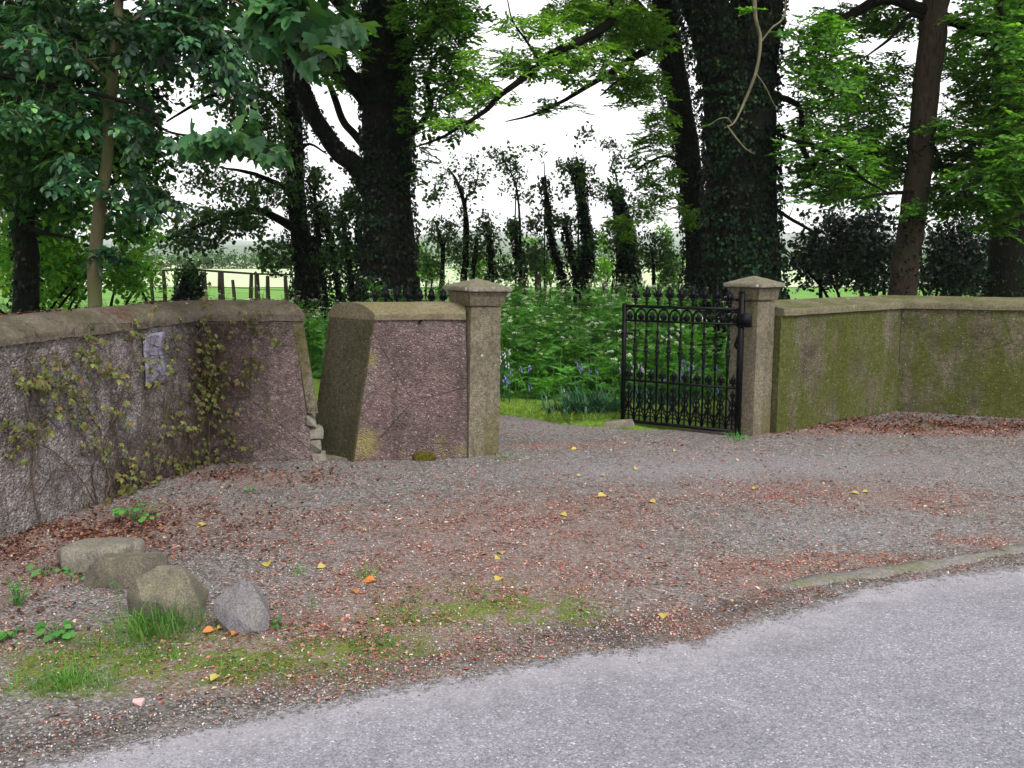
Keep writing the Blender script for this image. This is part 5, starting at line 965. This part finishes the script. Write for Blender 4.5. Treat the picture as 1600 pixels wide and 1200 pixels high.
# long grass mixed in, and the front fringe
B = scatter_area(5200, -1.6, 4.8, 9.6, 14.5, lambda p: np.clip((p[:, 1]-verge_y(p[:, 0])-.35)/.5, 0, 1)*np.clip(fbm(p, 1.3, 61)*2.6-.6, .05, 1)); mb = MB(); blades(mb, B, rng.uniform(.25, .62, len(B))*np.clip((B[:, 1]-8.9)*.75, .4, 1), .5, .016, .35)
mb.build('long_grass', M['grass'], None, label='long uncut grass blades among the cow parsley behind the gateway', cat='grass', kind='stuff')
B = scatter_area(22000, -2.2, 2.3, 9.0, 11.0, lambda p: ((p[:, 1] > verge_y(p[:, 0])+.03) & (p[:, 1] < verge_y(p[:, 0])+1.0))*np.clip(.35+fbm(p, 3, 62), 0, 1)); B[:, 2] = .04; mb = MB(); blades(mb, B, rng.uniform(.03, .085, len(B)), .6, .06, .6)
mb.build('verge_grass', M['verge'], None, label='short yellow green turf edging the gravel drive behind the gateway', cat='grass', kind='stuff')
# broad low herbs along the foot of the bank
def low_leaves(C, s, mat, name, label, cat, tw=t_leaf, flat=.5, kind='stuff'):
    mb = MB(); n = len(C); a = rng.uniform(0, 2*math.pi, n); X, Y, Z = frames(np.stack([np.cos(a), np.sin(a), rng.uniform(-.3, .5, n)], 1), [[0, 0, 1.]], flat*.5); scatter(mb, *tw(), C, X, Y, Z, s)
    return mb.build(name, M[mat], None, label=label, cat=cat, kind=kind)
C = scatter_area(5200, -1.8, 4.6, 9.7, 13, lambda p: np.clip((p[:, 1]-verge_y(p[:, 0])-.45)/.4, 0, 1)*np.clip(fbm(p, 1.7, 63)*2.5-.6, .03, 1)); C[:, 2] = rng.random(len(C))**.6*np.clip((C[:, 1]-9.6)*.38, .08, .55)
low_leaves(C, rng.uniform(.04, .10, len(C)), 'weed', 'nettle_leaves', 'broad green herb leaves low in the cow parsley bank', 'ground cover')
def strap_tuft(u, v, n, L, rad, label, bend=.9):
    c = gp(u, v); a = rng.normal(0, rad, (n, 2)); B = np.stack([c[0]+a[:, 0]*1.4, c[1]+a[:, 1], np.full(n, .04)], 1); mb = MB(); blades(mb, B, rng.uniform(.6, 1.1, n)*L, bend, .035, .55)
    return mb.build('bluebell_tuft', M['bluebell_leaf'], None, label=label, cat='plant', group='strap leaved tufts on the verge')
strap_tuft(900, 652, 170, .36, .10, 'glossy dark strap leaf tuft sprawling on the verge left of the iron gate'); strap_tuft(948, 650, 150, .36, .09, 'strap leaf tuft touching the free end of the iron gate')
strap_tuft(798, 614, 110, .42, .10, 'arching blue green strap leaf tuft nearest the left gate pillar'); strap_tuft(842, 612, 70, .45, .08, 'narrow upright strap leaf tuft right of the arching one'); strap_tuft(935, 612, 150, .5, .16, 'broad strap leaf tuft high on the bank behind the free end of the gate')
strap_tuft(1040, 640, 130, .4, .14, 'strap leaf tuft seen through the bars of the iron gate')
def bluebells(u, v, y, n, label, mat='bell', hz_=.42):
    c = px(u, v, y); t = thing('bluebell', label, 'flower', (c[0], c[1], 0), 'bluebells on the bank'); st = MB(); fl = MB()
    for q in range(n):
        b0 = np.array([c[0]+rng.normal(0, .10), c[1]+rng.normal(0, .06), 0]); h = c[2]*.92+rng.normal(0, .07); tp = b0+[rng.normal(0, .03), 0, h]; st.tube([b0, tp-[0, 0, .1], tp, tp+[.03, 0, -.02]], [.003, .003, .002, .0015], 4, cap=False)
        for w in range(5):
            a = rng.uniform(0, 6.28); cc = tp+[.016*math.cos(a), .016*math.sin(a), -.014*w]; fl.lathe([(.003, 0), (.006, -.005), (.007, -.014), (.010, -.02)], 5, cc)
    part('stems', st, M['bluebell_leaf'], t); part('flowers', fl, M[mat], t)
bluebells(776, 545, 9.9, 6, 'white and lilac bluebells close beside the left gate pillar', 'paleflower'); bluebells(785, 562, 9.9, 7, 'deep blue bluebells just below the white ones by the left pillar'); bluebells(800, 580, 9.9, 4, 'few drooping bluebells above the arching strap leaf tuft')
bluebells(905, 570, 10.2, 5, 'lilac bluebells in the middle of the bank'); bluebells(922, 580, 10.2, 6, 'bluebells left of the gate above the broad strap tuft', 'bell'); bluebells(985, 562, 9.9, 7, 'pale bluebells behind the latch end of the gate', 'paleflower'); bluebells(1055, 575, 9.9, 9, 'bluebells seen through the middle bars of the gate'); bluebells(1095, 572, 9.9, 8, 'bluebells seen through the bars nearest the right pillar')
bluebells(866, 623, 9.75, 3, 'pale lilac flower low on the verge', 'paleflower'); bluebells(880, 612, 9.8, 3, 'small white flower above the verge left of the sprawling tuft', 'paleflower')

# ================================================================== FORECOURT DEBRIS
FPs = FP[FP[:, 1] < 10]
def sample_forecourt(n, w): w = np.clip(w, 0, None); w = w/w.sum(); i = rng.choice(len(FPs), n, p=w); C = FPs[i].copy(); C[:, :2] += rng.uniform(-.025, .025, (n, 2)); return C
LIT, MOS, DMP = litter_f(FPs), moss_f(FPs), damp_f(FPs)
vis = (np.abs(FPs[:, 0])/(FPs[:, 1]+.2) < .60).astype(float)
patchy = np.clip(fbm(FPs, 5.5, 91, 5)*3.6-1.3, .03, 1)
def flakes(C, L, W_, tilt, mat, name, label, cat):
    n = len(C); a = rng.uniform(0, 6.28, n); Y = np.stack([np.cos(a), np.sin(a), rng.normal(0, tilt, n)], 1); X, Y, Z = frames(Y, [[0, 0, 1.]], tilt)
    tv, tf = t_rhomb(.5, .12); mb = MB(); tv = tv-[0, .5, -.02]
    V = C[:, None]+L[:, None, None]*(W_[:, None, None]*tv[None, :, 0:1]*X[:, None]+tv[None, :, 1:2]*Y[:, None]+tv[None, :, 2:3]*Z[:, None])+np.array([0, 0, .003])
    off = (np.arange(n)*4)[:, None, None]; mb.add(V.reshape(-1, 3), (np.array(tf)[None]+off).reshape(-1, 3)); return mb.build(name, M[mat], None, label=label, cat=cat, kind='stuff')
C = sample_forecourt(64000, vis*(LIT*patchy+.22*patchy+.05)); flakes(C, rng.uniform(.005, .019, len(C))*(1+.9*(rng.random(len(C)) > .93)), rng.uniform(.2, .75, len(C)), .25, 'litter', 'leaf_scraps', 'red brown bud scales and leaf scraps strewn over the gravel', 'leaf litter')
wallw = 1.2*blob(FPs, 180, 830, 190, 34)+.8*blob(FPs, 20, 900, 120, 60)+1.0*blob(FPs, 380, 748, 120, 14)+1.1*blob(FPs, 1340, 664, 150, 12)+1.1*blob(FPs, 1520, 664, 150, 12)+.5*blob(FPs, 380, 990, 70, 14)+.02*LIT
C = sample_forecourt(6500, vis*wallw*np.clip(patchy, .25, 1)); C[:, 2] += rng.random(len(C))*.02; flakes(C, rng.uniform(.012, .038, len(C)), rng.uniform(.4, .8, len(C)), .45, 'litterdark', 'dead_leaves', 'dark brown dead leaves heaped along the feet of the walls', 'leaf litter')
n = 2600; s1 = rng.uniform(.5, 3.2+.0, n); a_ = rng.random(n); A_ = LWm+(LW1-LWm)*a_[:, None]; second = rng.random(n) < .22; b_ = rng.random(n); A_[second] = (LW1+(e_top-LW1)*b_[:, None])[second]; Bk = A_+np.where(second[:, None], OB, nL*.42); f_ = np.clip(rng.normal(.62, .2, n), .25, .95)[:, None]
C = np.concatenate([A_*(1-f_)+Bk*f_, (TOPL+.158-.11*np.abs(f_-.55)**1.6*2.4)], 1); k2 = fbm(C, 2.5, 41) > .47; C = C[k2]; flakes(C, rng.uniform(.012, .035, len(C)), rng.uniform(.4, .8, len(C)), .35, 'litterdark', 'coping_litter', 'dead leaves lying along the top of the left wall coping', 'leaf litter')
# loose chippings
n = 26000; C = sample_forecourt(n, vis*(1.1-.5*np.clip(MOS, 0, 1))/(1+(FPs[:, 1]-2.5)**2*.10)*(.5+DMP)); s_ = rng.uniform(.0025, .0062, n)*(1+.8*(rng.random(n) > .97)); oc = np.array([[1, 0, 0], [0, 1, 0], [-1, 0, 0], [0, -1, 0], [0, 0, .8], [0, 0, -.5]]); of = [[0, 1, 4], [1, 2, 4], [2, 3, 4], [3, 0, 4], [1, 0, 5], [2, 1, 5], [3, 2, 5], [0, 3, 5]]
X, Y, Z = frames(rng.normal(0, 1, (n, 3))*[1, 1, .4], [[0, 0, 1.]], .3); mb = MB(); C[:, 2] += .002; scatter(mb, oc, of, C, X, Y, Z, s_)
n2 = 5500; x_ = rng.uniform(-3, 3.6, n2); dd_ = np.abs(rng.normal(0, .09, n2))*(.4+1.6*fbm(np.stack([x_, x_*0, x_*0], 1), 2.5, 3)); C2 = np.stack([x_, road_y(x_)-dd_, .012+.1*np.clip(dd_, 0, .15)], 1); X, Y, Z = frames(rng.normal(0, 1, (n2, 3))*[1, 1, .4], [[0, 0, 1.]], .3); scatter(mb, oc, of, C2, X, Y, Z, rng.uniform(.002, .005, n2))
mb.build('loose_chippings', M['pebbles'], None, label='loose grey chippings of the gravel forecourt and road edge', cat='gravel', kind='stuff')
# twigs among the litter
mb = MB()
for q in range(170):
    c = sample_forecourt(1, vis*(LIT*.6+.1+.9*blob(FPs, 720, 1000, 200, 22)))[0]; a = rng.uniform(0, 3.14); L = rng.uniform(.03, .16)*.5; d = np.array([math.cos(a), math.sin(a), 0]); mb.tube([c-d*L+[0, 0, .006], c+[rng.normal(0, .006), rng.normal(0, .006), .01], c+d*L+[0, 0, .006]], [.0016, .0022, .0012], 4)
mb.build('fallen_twigs', M['vine'], None, label='short dry twigs scattered over the gravel', cat='twigs', kind='stuff')
# thin grass in the mossy band
B = sample_forecourt(5500, vis*(np.clip(MOS-.12, 0, 1)+.25*blob(FPs, 330, 1030, 330, 50))*patchy); mb = MB(); blades(mb, B, rng.uniform(.008, .034, len(B)), .5, .07, .8); mb.build('sparse_grass', M['grass'], None, label='thin short grass in the mossy band beside the road', cat='grass', kind='stuff')
def tuft(u, v, n, L, ru, rv, label, spread=.5, w=.022, mat='grass', bend=.5, z=.01):
    c = gp(u, v); rx = abs(gp(u+ru, v)[0]-c[0]); ry = abs(gp(u, v-rv)[1]-gp(u, v+rv)[1])/2; B = np.stack([c[0]+rng.normal(0, rx*.6, n), c[1]+rng.normal(0, ry*.6, n), np.full(n, z)], 1); mb = MB(); blades(mb, B, rng.uniform(.4, 1.15, n)*L, bend, w, spread)
    return mb.build('grass_tuft', M[mat], None, label=label, cat='grass tuft', group='grass tufts on the forecourt')
tuft(245, 990, 300, .15, 60, 22, 'long bright grass tuft against the wedge shaped stone', .45, .022); tuft(110, 1070, 620, .062, 62, 18, 'short dense grass patch nearest the road at the lower left', .6, .035)
tuft(185, 1020, 260, .06, 80, 22, 'thin ragged grass between the long tuft and the road', .7, .03); tuft(573, 908, 46, .12, 14, 5, 'upright grass tuft alone in the gravel over an orange leaf', .35, .02); tuft(465, 902, 16, .09, 6, 4, 'small wispy grass sprig right of the stones', .3, .022)
tuft(492, 952, 16, .09, 8, 4, 'wispy grass sprig between the lilac stone and the gravel middle', .3, .022); tuft(604, 1012, 70, .05, 18, 7, 'low grass tuft in the mossy band left of centre', .5, .03); tuft(905, 948, 34, .035, 12, 4, 'tiny green grass tuft near the road edge', .6, .05)
tuft(845, 952, 40, .03, 14, 4, 'flat green grass tuft in the moss beside the tiny one', .6, .05); tuft(788, 722, 150, .045, 26, 5, 'low grass growing at the foot of the left gate pillar', .7, .03); tuft(915, 800, 20, .04, 9, 4, 'small grass sprig in the middle of the gravel', .5, .04)
tuft(1440, 672, 50, .08, 16, 5, 'grass tuft growing from the dead leaves below the mossy wall', .5, .03); tuft(640, 730, 20, .03, 16, 4, 'thin grass at the foot of the purplish wall block', .5, .05); tuft(1150, 688, 70, .10, 14, 4, 'weedy grass tuft under the hinge end of the gate', .5, .04, 'weed')
def weed(u, v, n, H, spread, leaf, label, tw=t_leaf):
    c = gp(u, v); t = thing('weed', label, 'weed', (c[0], c[1], 0), 'broadleaf weeds by the stones'); st = MB(); lf = MB(); C = []; Yd = []
    for q in range(n):
        a = rng.uniform(0, 6.28); d = rng.random()**.6*spread; tp = c+[math.cos(a)*d, math.sin(a)*d, H*rng.uniform(.45, 1.1)]; st.tube([c+[0, 0, -.01], (c+tp)/2+[0, 0, .02*H], tp], [.0025, .002, .0012], 4, cap=False); C.append(tp); Yd.append([math.cos(a), math.sin(a), -.15])
    X, Y, Z = frames(np.array(Yd), [[0, -.3, 1.]], .25); scatter(lf, *tw(), np.array(C), X, Y, Z, leaf*rng.uniform(.45, .95, n)); part('stems', st, M['weed'], t); part('leaves', lf, M['weed'], t)
H_ = lambda: t_leaf(.48, .08, .15)
weed(90, 1000, 16, .07, .06, .06, 'crinkled green weed left of the grass tuft', H_); weed(22, 1000, 10, .05, .05, .055, 'low weed at the left edge below the stones', H_); weed(30, 950, 30, .13, .05, .028, 'small leaved bushy weed at the far left edge', t_leaf)
weed(75, 905, 9, .07, .07, .055, 'three leaved weed in front of the rearmost stone', t_leaf); weed(183, 935, 2, .10, .02, .065, 'single heart shaped leaf standing before the craggy stone', H_); weed(136, 927, 2, .025, .02, .045, 'small round leaf at the left foot of the craggy stone', H_)
weed(112, 915, 7, .08, .05, .05, 'pale weed between the rearmost and craggy stones', t_leaf); weed(430, 985, 14, .05, .06, .03, 'weed sprig right of the lilac grey stone', t_leaf); weed(220, 818, 26, .12, .12, .065, 'green weed clump at the foot of the creeper', t_leaf); weed(392, 772, 8, .06, .05, .04, 'thin weed at the wall foot right of the creeper', t_leaf)
# countable yellow and orange leaves
YL = [(1180, 768, .075, 'yellow', 'curled yellow leaf standing in the open gravel below the right pillar'), (1336, 776, .07, 'yellow', 'yellow leaf on the right of the gravel, left of a touching pair'), (1352, 774, .06, 'yellow', 'yellow leaf on the right of the gravel, right of a touching pair'), (1037, 970, .07, 'yellow', 'broad yellow leaf at the dark gravel beside the road'), (783, 870, .075, 'yellow', 'upper leaf of two overlapping yellow leaves in mid gravel'), (777, 879, .06, 'yellow', 'lower leaf of two overlapping yellow leaves in mid gravel'), (779, 912, .075, 'yellow', 'flat pale yellow leaf below the overlapping two'), (941, 780, .085, 'yellow', 'long stalked yellow leaf in the gravel left of the gate'), (1019, 789, .07, 'yellow', 'pale yellow leaf right of the long stalked one'), (880, 810, .07, 'yellow', 'ochre leaf in mid gravel above the two overlapping ones'), (941, 747, .06, 'yellow', 'bright small yellow leaf below the driveway'), (993, 737, .055, 'yellow', 'small yellow leaf nearest the free end of the gate'), (905, 748, .05, 'yellow', 'tiny yellow leaf right of the left pillar'), (316, 827, .09, 'yellow', 'bright yellow leaf in front of the creeper'), (418, 888, .085, 'yellow', 'mottled yellow leaf above the lilac grey stone'), (503, 893, .06, 'yellow', 'thin yellow leaf right of the mottled one'), (336, 1068, .06, 'yellow', 'yellow green leaf on the moss beside the road'), (346, 989, .05, 'yellow', 'small yellow leaf tucked under the lilac grey stone'), (326, 994, .06, 'orange', 'orange leaf left of the lilac grey stone'), (368, 998, .06, 'orange', 'orange leaf under the front of the lilac grey stone'), (577, 915, .085, 'orange', 'orange leaf under the upright grass tuft'), (555, 932, .06, 'orange', 'small orange leaf below the upright grass tuft'), (897, 706, .06, 'yellow', 'yellow leaf on the drive just right of the left pillar'), (1055, 709, .06, 'yellow', 'yellow leaf on the drive below the middle of the gate'), (1185, 692, .06, 'orange', 'orange leaf at the foot of the right pillar')]
for u, v, s, mat, lab in YL:
    s *= .82; c = gp(u, v); mb = MB(); a = rng.uniform(0, 6.28); X, Y, Z = frames(np.array([[math.cos(a), math.sin(a), .15]]), [[0, -.25, 1.]], .25); tv, tf = t_leaf(.42, .22, .2); scatter(mb, tv-[0, .5, 0], tf, np.zeros((1, 3)), X, Y, Z, s)
    mb.tube([(-Y[0]*s*.5), (-Y[0]*s*.85)+[0, 0, .004]], [.0012, .001], 4)
    o = mb.build('fallen_leaf', M[mat], None, label=lab, cat='leaf', group='fallen coloured leaves'); o.location = (c[0], c[1], .028)
c = gp(216, 1105); me = rock_mesh(rand_box_pts(0, 0, .006, .045, .03, .02, 14, 9), 3, .002, 2, 0, 30); o = bpy.data.objects.new('pink_pebble', me); SC.collection.objects.link(o); me.materials.append(simple('pink pebble', G(.5, .33, .31))); o.location = c+[0, 0, .012]; tag(o, 'pale pink pebble on the gravel by the road at lower left', 'pebble')

# ================================================================== CREEPER on the left wall, and the notice
def on_wall(u, v, off=.03):
    d = ray(u, v); o0 = np.array([0, 0, CAM_Z])
    for p, n_ in (((LW1), nL), (LW1, nM)):
        N_ = np.array([n_[0], n_[1], 0]); t_ = np.dot(v3_(p, 0)-o0, N_)/np.dot(d, N_); q = o0+d*t_
        if n_ is nL and u < 322: return q-N_*off
    return q-N_*off
CL = [(126, 551, 9), (46, 586, 6), (23, 593, 5), (57, 605, 6), (8, 666, 6), (30, 678, 6), (13, 701, 4), (111, 620, 5), (169, 647, 6), (126, 678, 7), (172, 582, 8), (195, 513, 6), (215, 570, 5), (230, 593, 3), (307, 570, 8), (330, 566, 7), (314, 612, 6), (387, 586, 5), (399, 574, 5), (424, 528, 5), (402, 505, 4), (364, 503, 4), (391, 494, 4), (345, 540, 6), (356, 678, 7), (383, 697, 5), (337, 716, 6), (287, 670, 9), (303, 735, 8), (268, 727, 7), (283, 715, 5), (245, 758, 8), (184, 773, 6), (203, 747, 6), (215, 805, 10), (245, 800, 9), (172, 800, 7), (192, 724, 6), (230, 708, 6), (115, 655, 4), (61, 666, 4), (326, 758, 7), (264, 563, 4), (249, 670, 5), (95, 600, 5), (140, 575, 6), (75, 575, 5), (350, 600, 4), (372, 560, 4), (300, 640, 5), (120, 530, 4), (210, 490, 3), (310, 500, 5), (330, 520, 5), (318, 470, 4), (340, 640, 5), (260, 640, 4), (160, 700, 4), (90, 640, 3), (60, 575, 4), (410, 560, 3), (300, 700, 5), (225, 765, 6), (180, 750, 4), (140, 790, 4), (320, 790, 6), (290, 765, 5), (255, 540, 3), (240, 600, 2), (318, 600, 6), (330, 620, 6), (345, 580, 5), (300, 590, 4), (335, 540, 6), (310, 540, 5), (360, 640, 5), (275, 745, 7), (235, 790, 9), (290, 740, 7), (195, 800, 8), (260, 770, 8), (370, 720, 5), (345, 750, 6), (285, 620, 4)]
T = Tree('wall_creeper', 'sparse five leaved creeper straggling over the left wall in young bronze green leaf', 'climbing plant', on_wall(250, 800)[:2], bark='vine', twig='vine', leaf='creeper')
def stem(path, r, off=.02):
    P_ = smooth_path([on_wall(u, v, off+rng.uniform(0, .025)) for u, v in path], 6); P_ += rng.normal(0, .004, P_.shape); mb = MB(); mb.tube(P_, np.linspace(r, r*.45, len(P_)), 5); part('stem', mb, M['vine'], T.root, True); T.nodes.append(P_)
stem([(322, 780), (330, 700), (322, 620), (318, 560), (320, 500), (316, 478)], .011, .02); stem([(300, 790), (318, 720), (335, 640), (326, 560), (322, 505)], .007); stem([(140, 835), (165, 760), (160, 700), (185, 620), (195, 560), (200, 500)], .010); stem([(160, 828), (140, 740), (150, 680), (120, 620), (125, 555)], .007)
stem([(230, 815), (240, 740), (255, 690), (250, 620), (270, 560), (265, 520)], .008); stem([(60, 840), (45, 750), (48, 680), (30, 620), (45, 580), (30, 555)], .007); stem([(245, 810), (210, 760), (180, 735), (120, 728), (60, 740)], .006); stem([(322, 560), (360, 540), (395, 505), (430, 520)], .004); stem([(322, 600), (370, 590), (410, 565)], .004)
stem([(330, 700), (360, 690), (385, 695)], .005); stem([(150, 800), (110, 740), (70, 700), (20, 690)], .005); stem([(45, 750), (20, 790), (-10, 810)], .006); stem([(322, 505), (280, 545), (225, 560), (180, 590)], .004); stem([(200, 830), (190, 790), (200, 740), (225, 700)], .008)
vt = MB(); FL = []
for u, v, n in CL:
    base = on_wall(u, v, .05); 
    for q in range(int(n*2.4)):
        a = rng.normal(0, 10, 2); off = rng.uniform(.02, .13); FL.append(on_wall(u+a[0], v+a[1], off))
FL = np.array(FL); N_ = np.concatenate(T.nodes); A = list(N_)
ords = np.argsort([np.min(np.linalg.norm(N_-c, axis=1)) for c in FL])
for k_ in ords:
    c = FL[k_]; AA = np.array(A); j = int(np.argmin(np.linalg.norm(AA-c, axis=1))); b = AA[j]; L = np.linalg.norm(c-b); t_ = np.linspace(0, 1, 6)[:, None]; P_ = b*(1-t_)+c*t_+np.sin(t_*3.14)*rng.normal(0, .08*L, 3); P_[1:-1] += rng.normal(0, .004, (4, 3)); P_[-1] = c
    T.tw.tube(P_, np.linspace(.0012+.004*L, .001, 6), 4, cap=False)
    A += list(P_[1:])
# bare hair-thin runners
for q in range(1150):
    u, v = rng.choice(len(CL)), 0; u, v = CL[u][0]+rng.normal(0, 26), CL[u][1]+rng.normal(0, 30)
    if q % 3 == 0: u, v = rng.normal(250, 60), rng.normal(740, 60)
    if q % 4 == 0: u, v = rng.normal(324, 16), rng.normal(570, 70) 
    if u > 465 or v < 500: continue
    pth = [(u, v)]; a = rng.uniform(0, 6.28)
    for w in range(5): a += rng.normal(0, .7); u += 14*math.cos(a); v += 16*math.sin(a); pth.append((min(u, 468), max(v, 505)))
    P_ = np.array([on_wall(*p, rng.uniform(.008, .04)) for p in pth]); P_[:, 2] = np.clip(P_[:, 2], .01, None); T.tw.tube(P_, np.linspace(.0022, .0011, len(P_)), 4, cap=False)
def t_five():
    ps = []
    for a, l in ((-95, .6), (-48, .85), (0, 1.0), (48, .85), (95, .6)): ps.append(place(*t_leaf(.30, .07, .3), [0, 0, 0], [math.sin(R(a)), math.cos(R(a)), -.25], [0, 0, 1], l*.62))
    return tpl_join(ps)
nW = np.array([-nL[0], -nL[1], 0.]); n = len(FL); X, Y, Z = frames(np.array([[0, 0, -.55]])+rng.normal(0, .55, (n, 3))+nW*.55, nW+np.array([0, 0, .7]), .35); scatter(T.lv, *t_five(), FL, X, Y, Z, rng.uniform(.032, .078, n)); T.done()
c4 = [on_wall(u, v, .012) for u, v in ((222, 521), (255, 519), (252, 597), (224, 607))]
xn = unit(v3_(dL, 0)); L_ = np.linalg.norm((c4[1]-c4[0])[:2]); z1, z0 = (c4[0][2]+c4[1][2])/2, (c4[2][2]+c4[3][2])/2
c_ = (c4[0]+c4[1]+c4[2]+c4[3])/4; t = thing('notice', 'faded lilac laminated notice with illegible lines fixed to the left wall under the coping', 'notice', tuple(c_), None, (0, 0, math.atan2(dL[1], dL[0])))
w2, h2 = L_/2, (z1-z0)/2; V = [[x, -.006-.01*(x/w2)**2*.4+.004*math.sin(z*20), z] for x in np.linspace(-w2, w2, 7) for z in np.linspace(-h2, h2, 9)]; V2 = [[a, b+.003, c] for a, b, c in V]; fs = [[i*9+j, (i+1)*9+j, (i+1)*9+j+1, i*9+j+1] for i in range(6) for j in range(8)]
mb = MB(); mb.add(V, fs); mb.add(V2, [f[::-1] for f in fs]); rim = [i*9 for i in range(7)]+[54+j for j in range(1, 9)]+[i*9+8 for i in range(5, -1, -1)]+[j for j in range(7, 0, -1)]
VV = np.array(V+V2); mb = MB(); mb.add(VV, fs+[[q+63 for q in f[::-1]] for f in fs]+[[rim[k_], rim[k_]+63, rim[(k_+1) % len(rim)]+63, rim[(k_+1) % len(rim)]] for k_ in range(len(rim))]); part('sheet', mb, M['paper'], t, False, True)
for fz, x0, x1, hh in ((.84, -.35, .4, .006), (.70, -.1, .35, .007), (.36, -.65, .5, .008), (.30, -.55, .1, .004), (.06, -.55, .5, .010), (-.06, -.3, .5, .008), (-.28, -.7, .2, .006), (-.45, -.6, .55, .006), (-.52, -.3, .3, .004)):
    mb = MB(); x = x0*w2
    while x < x1*w2: wd = rng.uniform(.006, .018); mb.box((x+wd/2, -.0125, fz*h2+rng.normal(0, .0008)), (wd, .001, hh*rng.uniform(.6, 1))); x += wd+.004
    o = part('text_line', mb, M['ink'], t, False, True); o['kind'] = 'stuff'

# ================================================================== HAZE
mb = MB(); mb.box((0, 1250, 48), (3400, 2700, 100)); hm = bpy.data.materials.new('haze'); hm.use_nodes = True; ht = hm.node_tree; ht.nodes.clear(); ho = ht.nodes.new('ShaderNodeOutputMaterial'); pv = ht.nodes.new('ShaderNodeVolumePrincipled')
pv.inputs['Color'].default_value = (.97, .97, 1, 1); pv.inputs['Density'].default_value = .00034; pv.inputs['Anisotropy'].default_value = .3; ht.links.new(pv.outputs[0], ho.inputs['Volume'])
mb.build('haze', hm, None, kind='stuff')
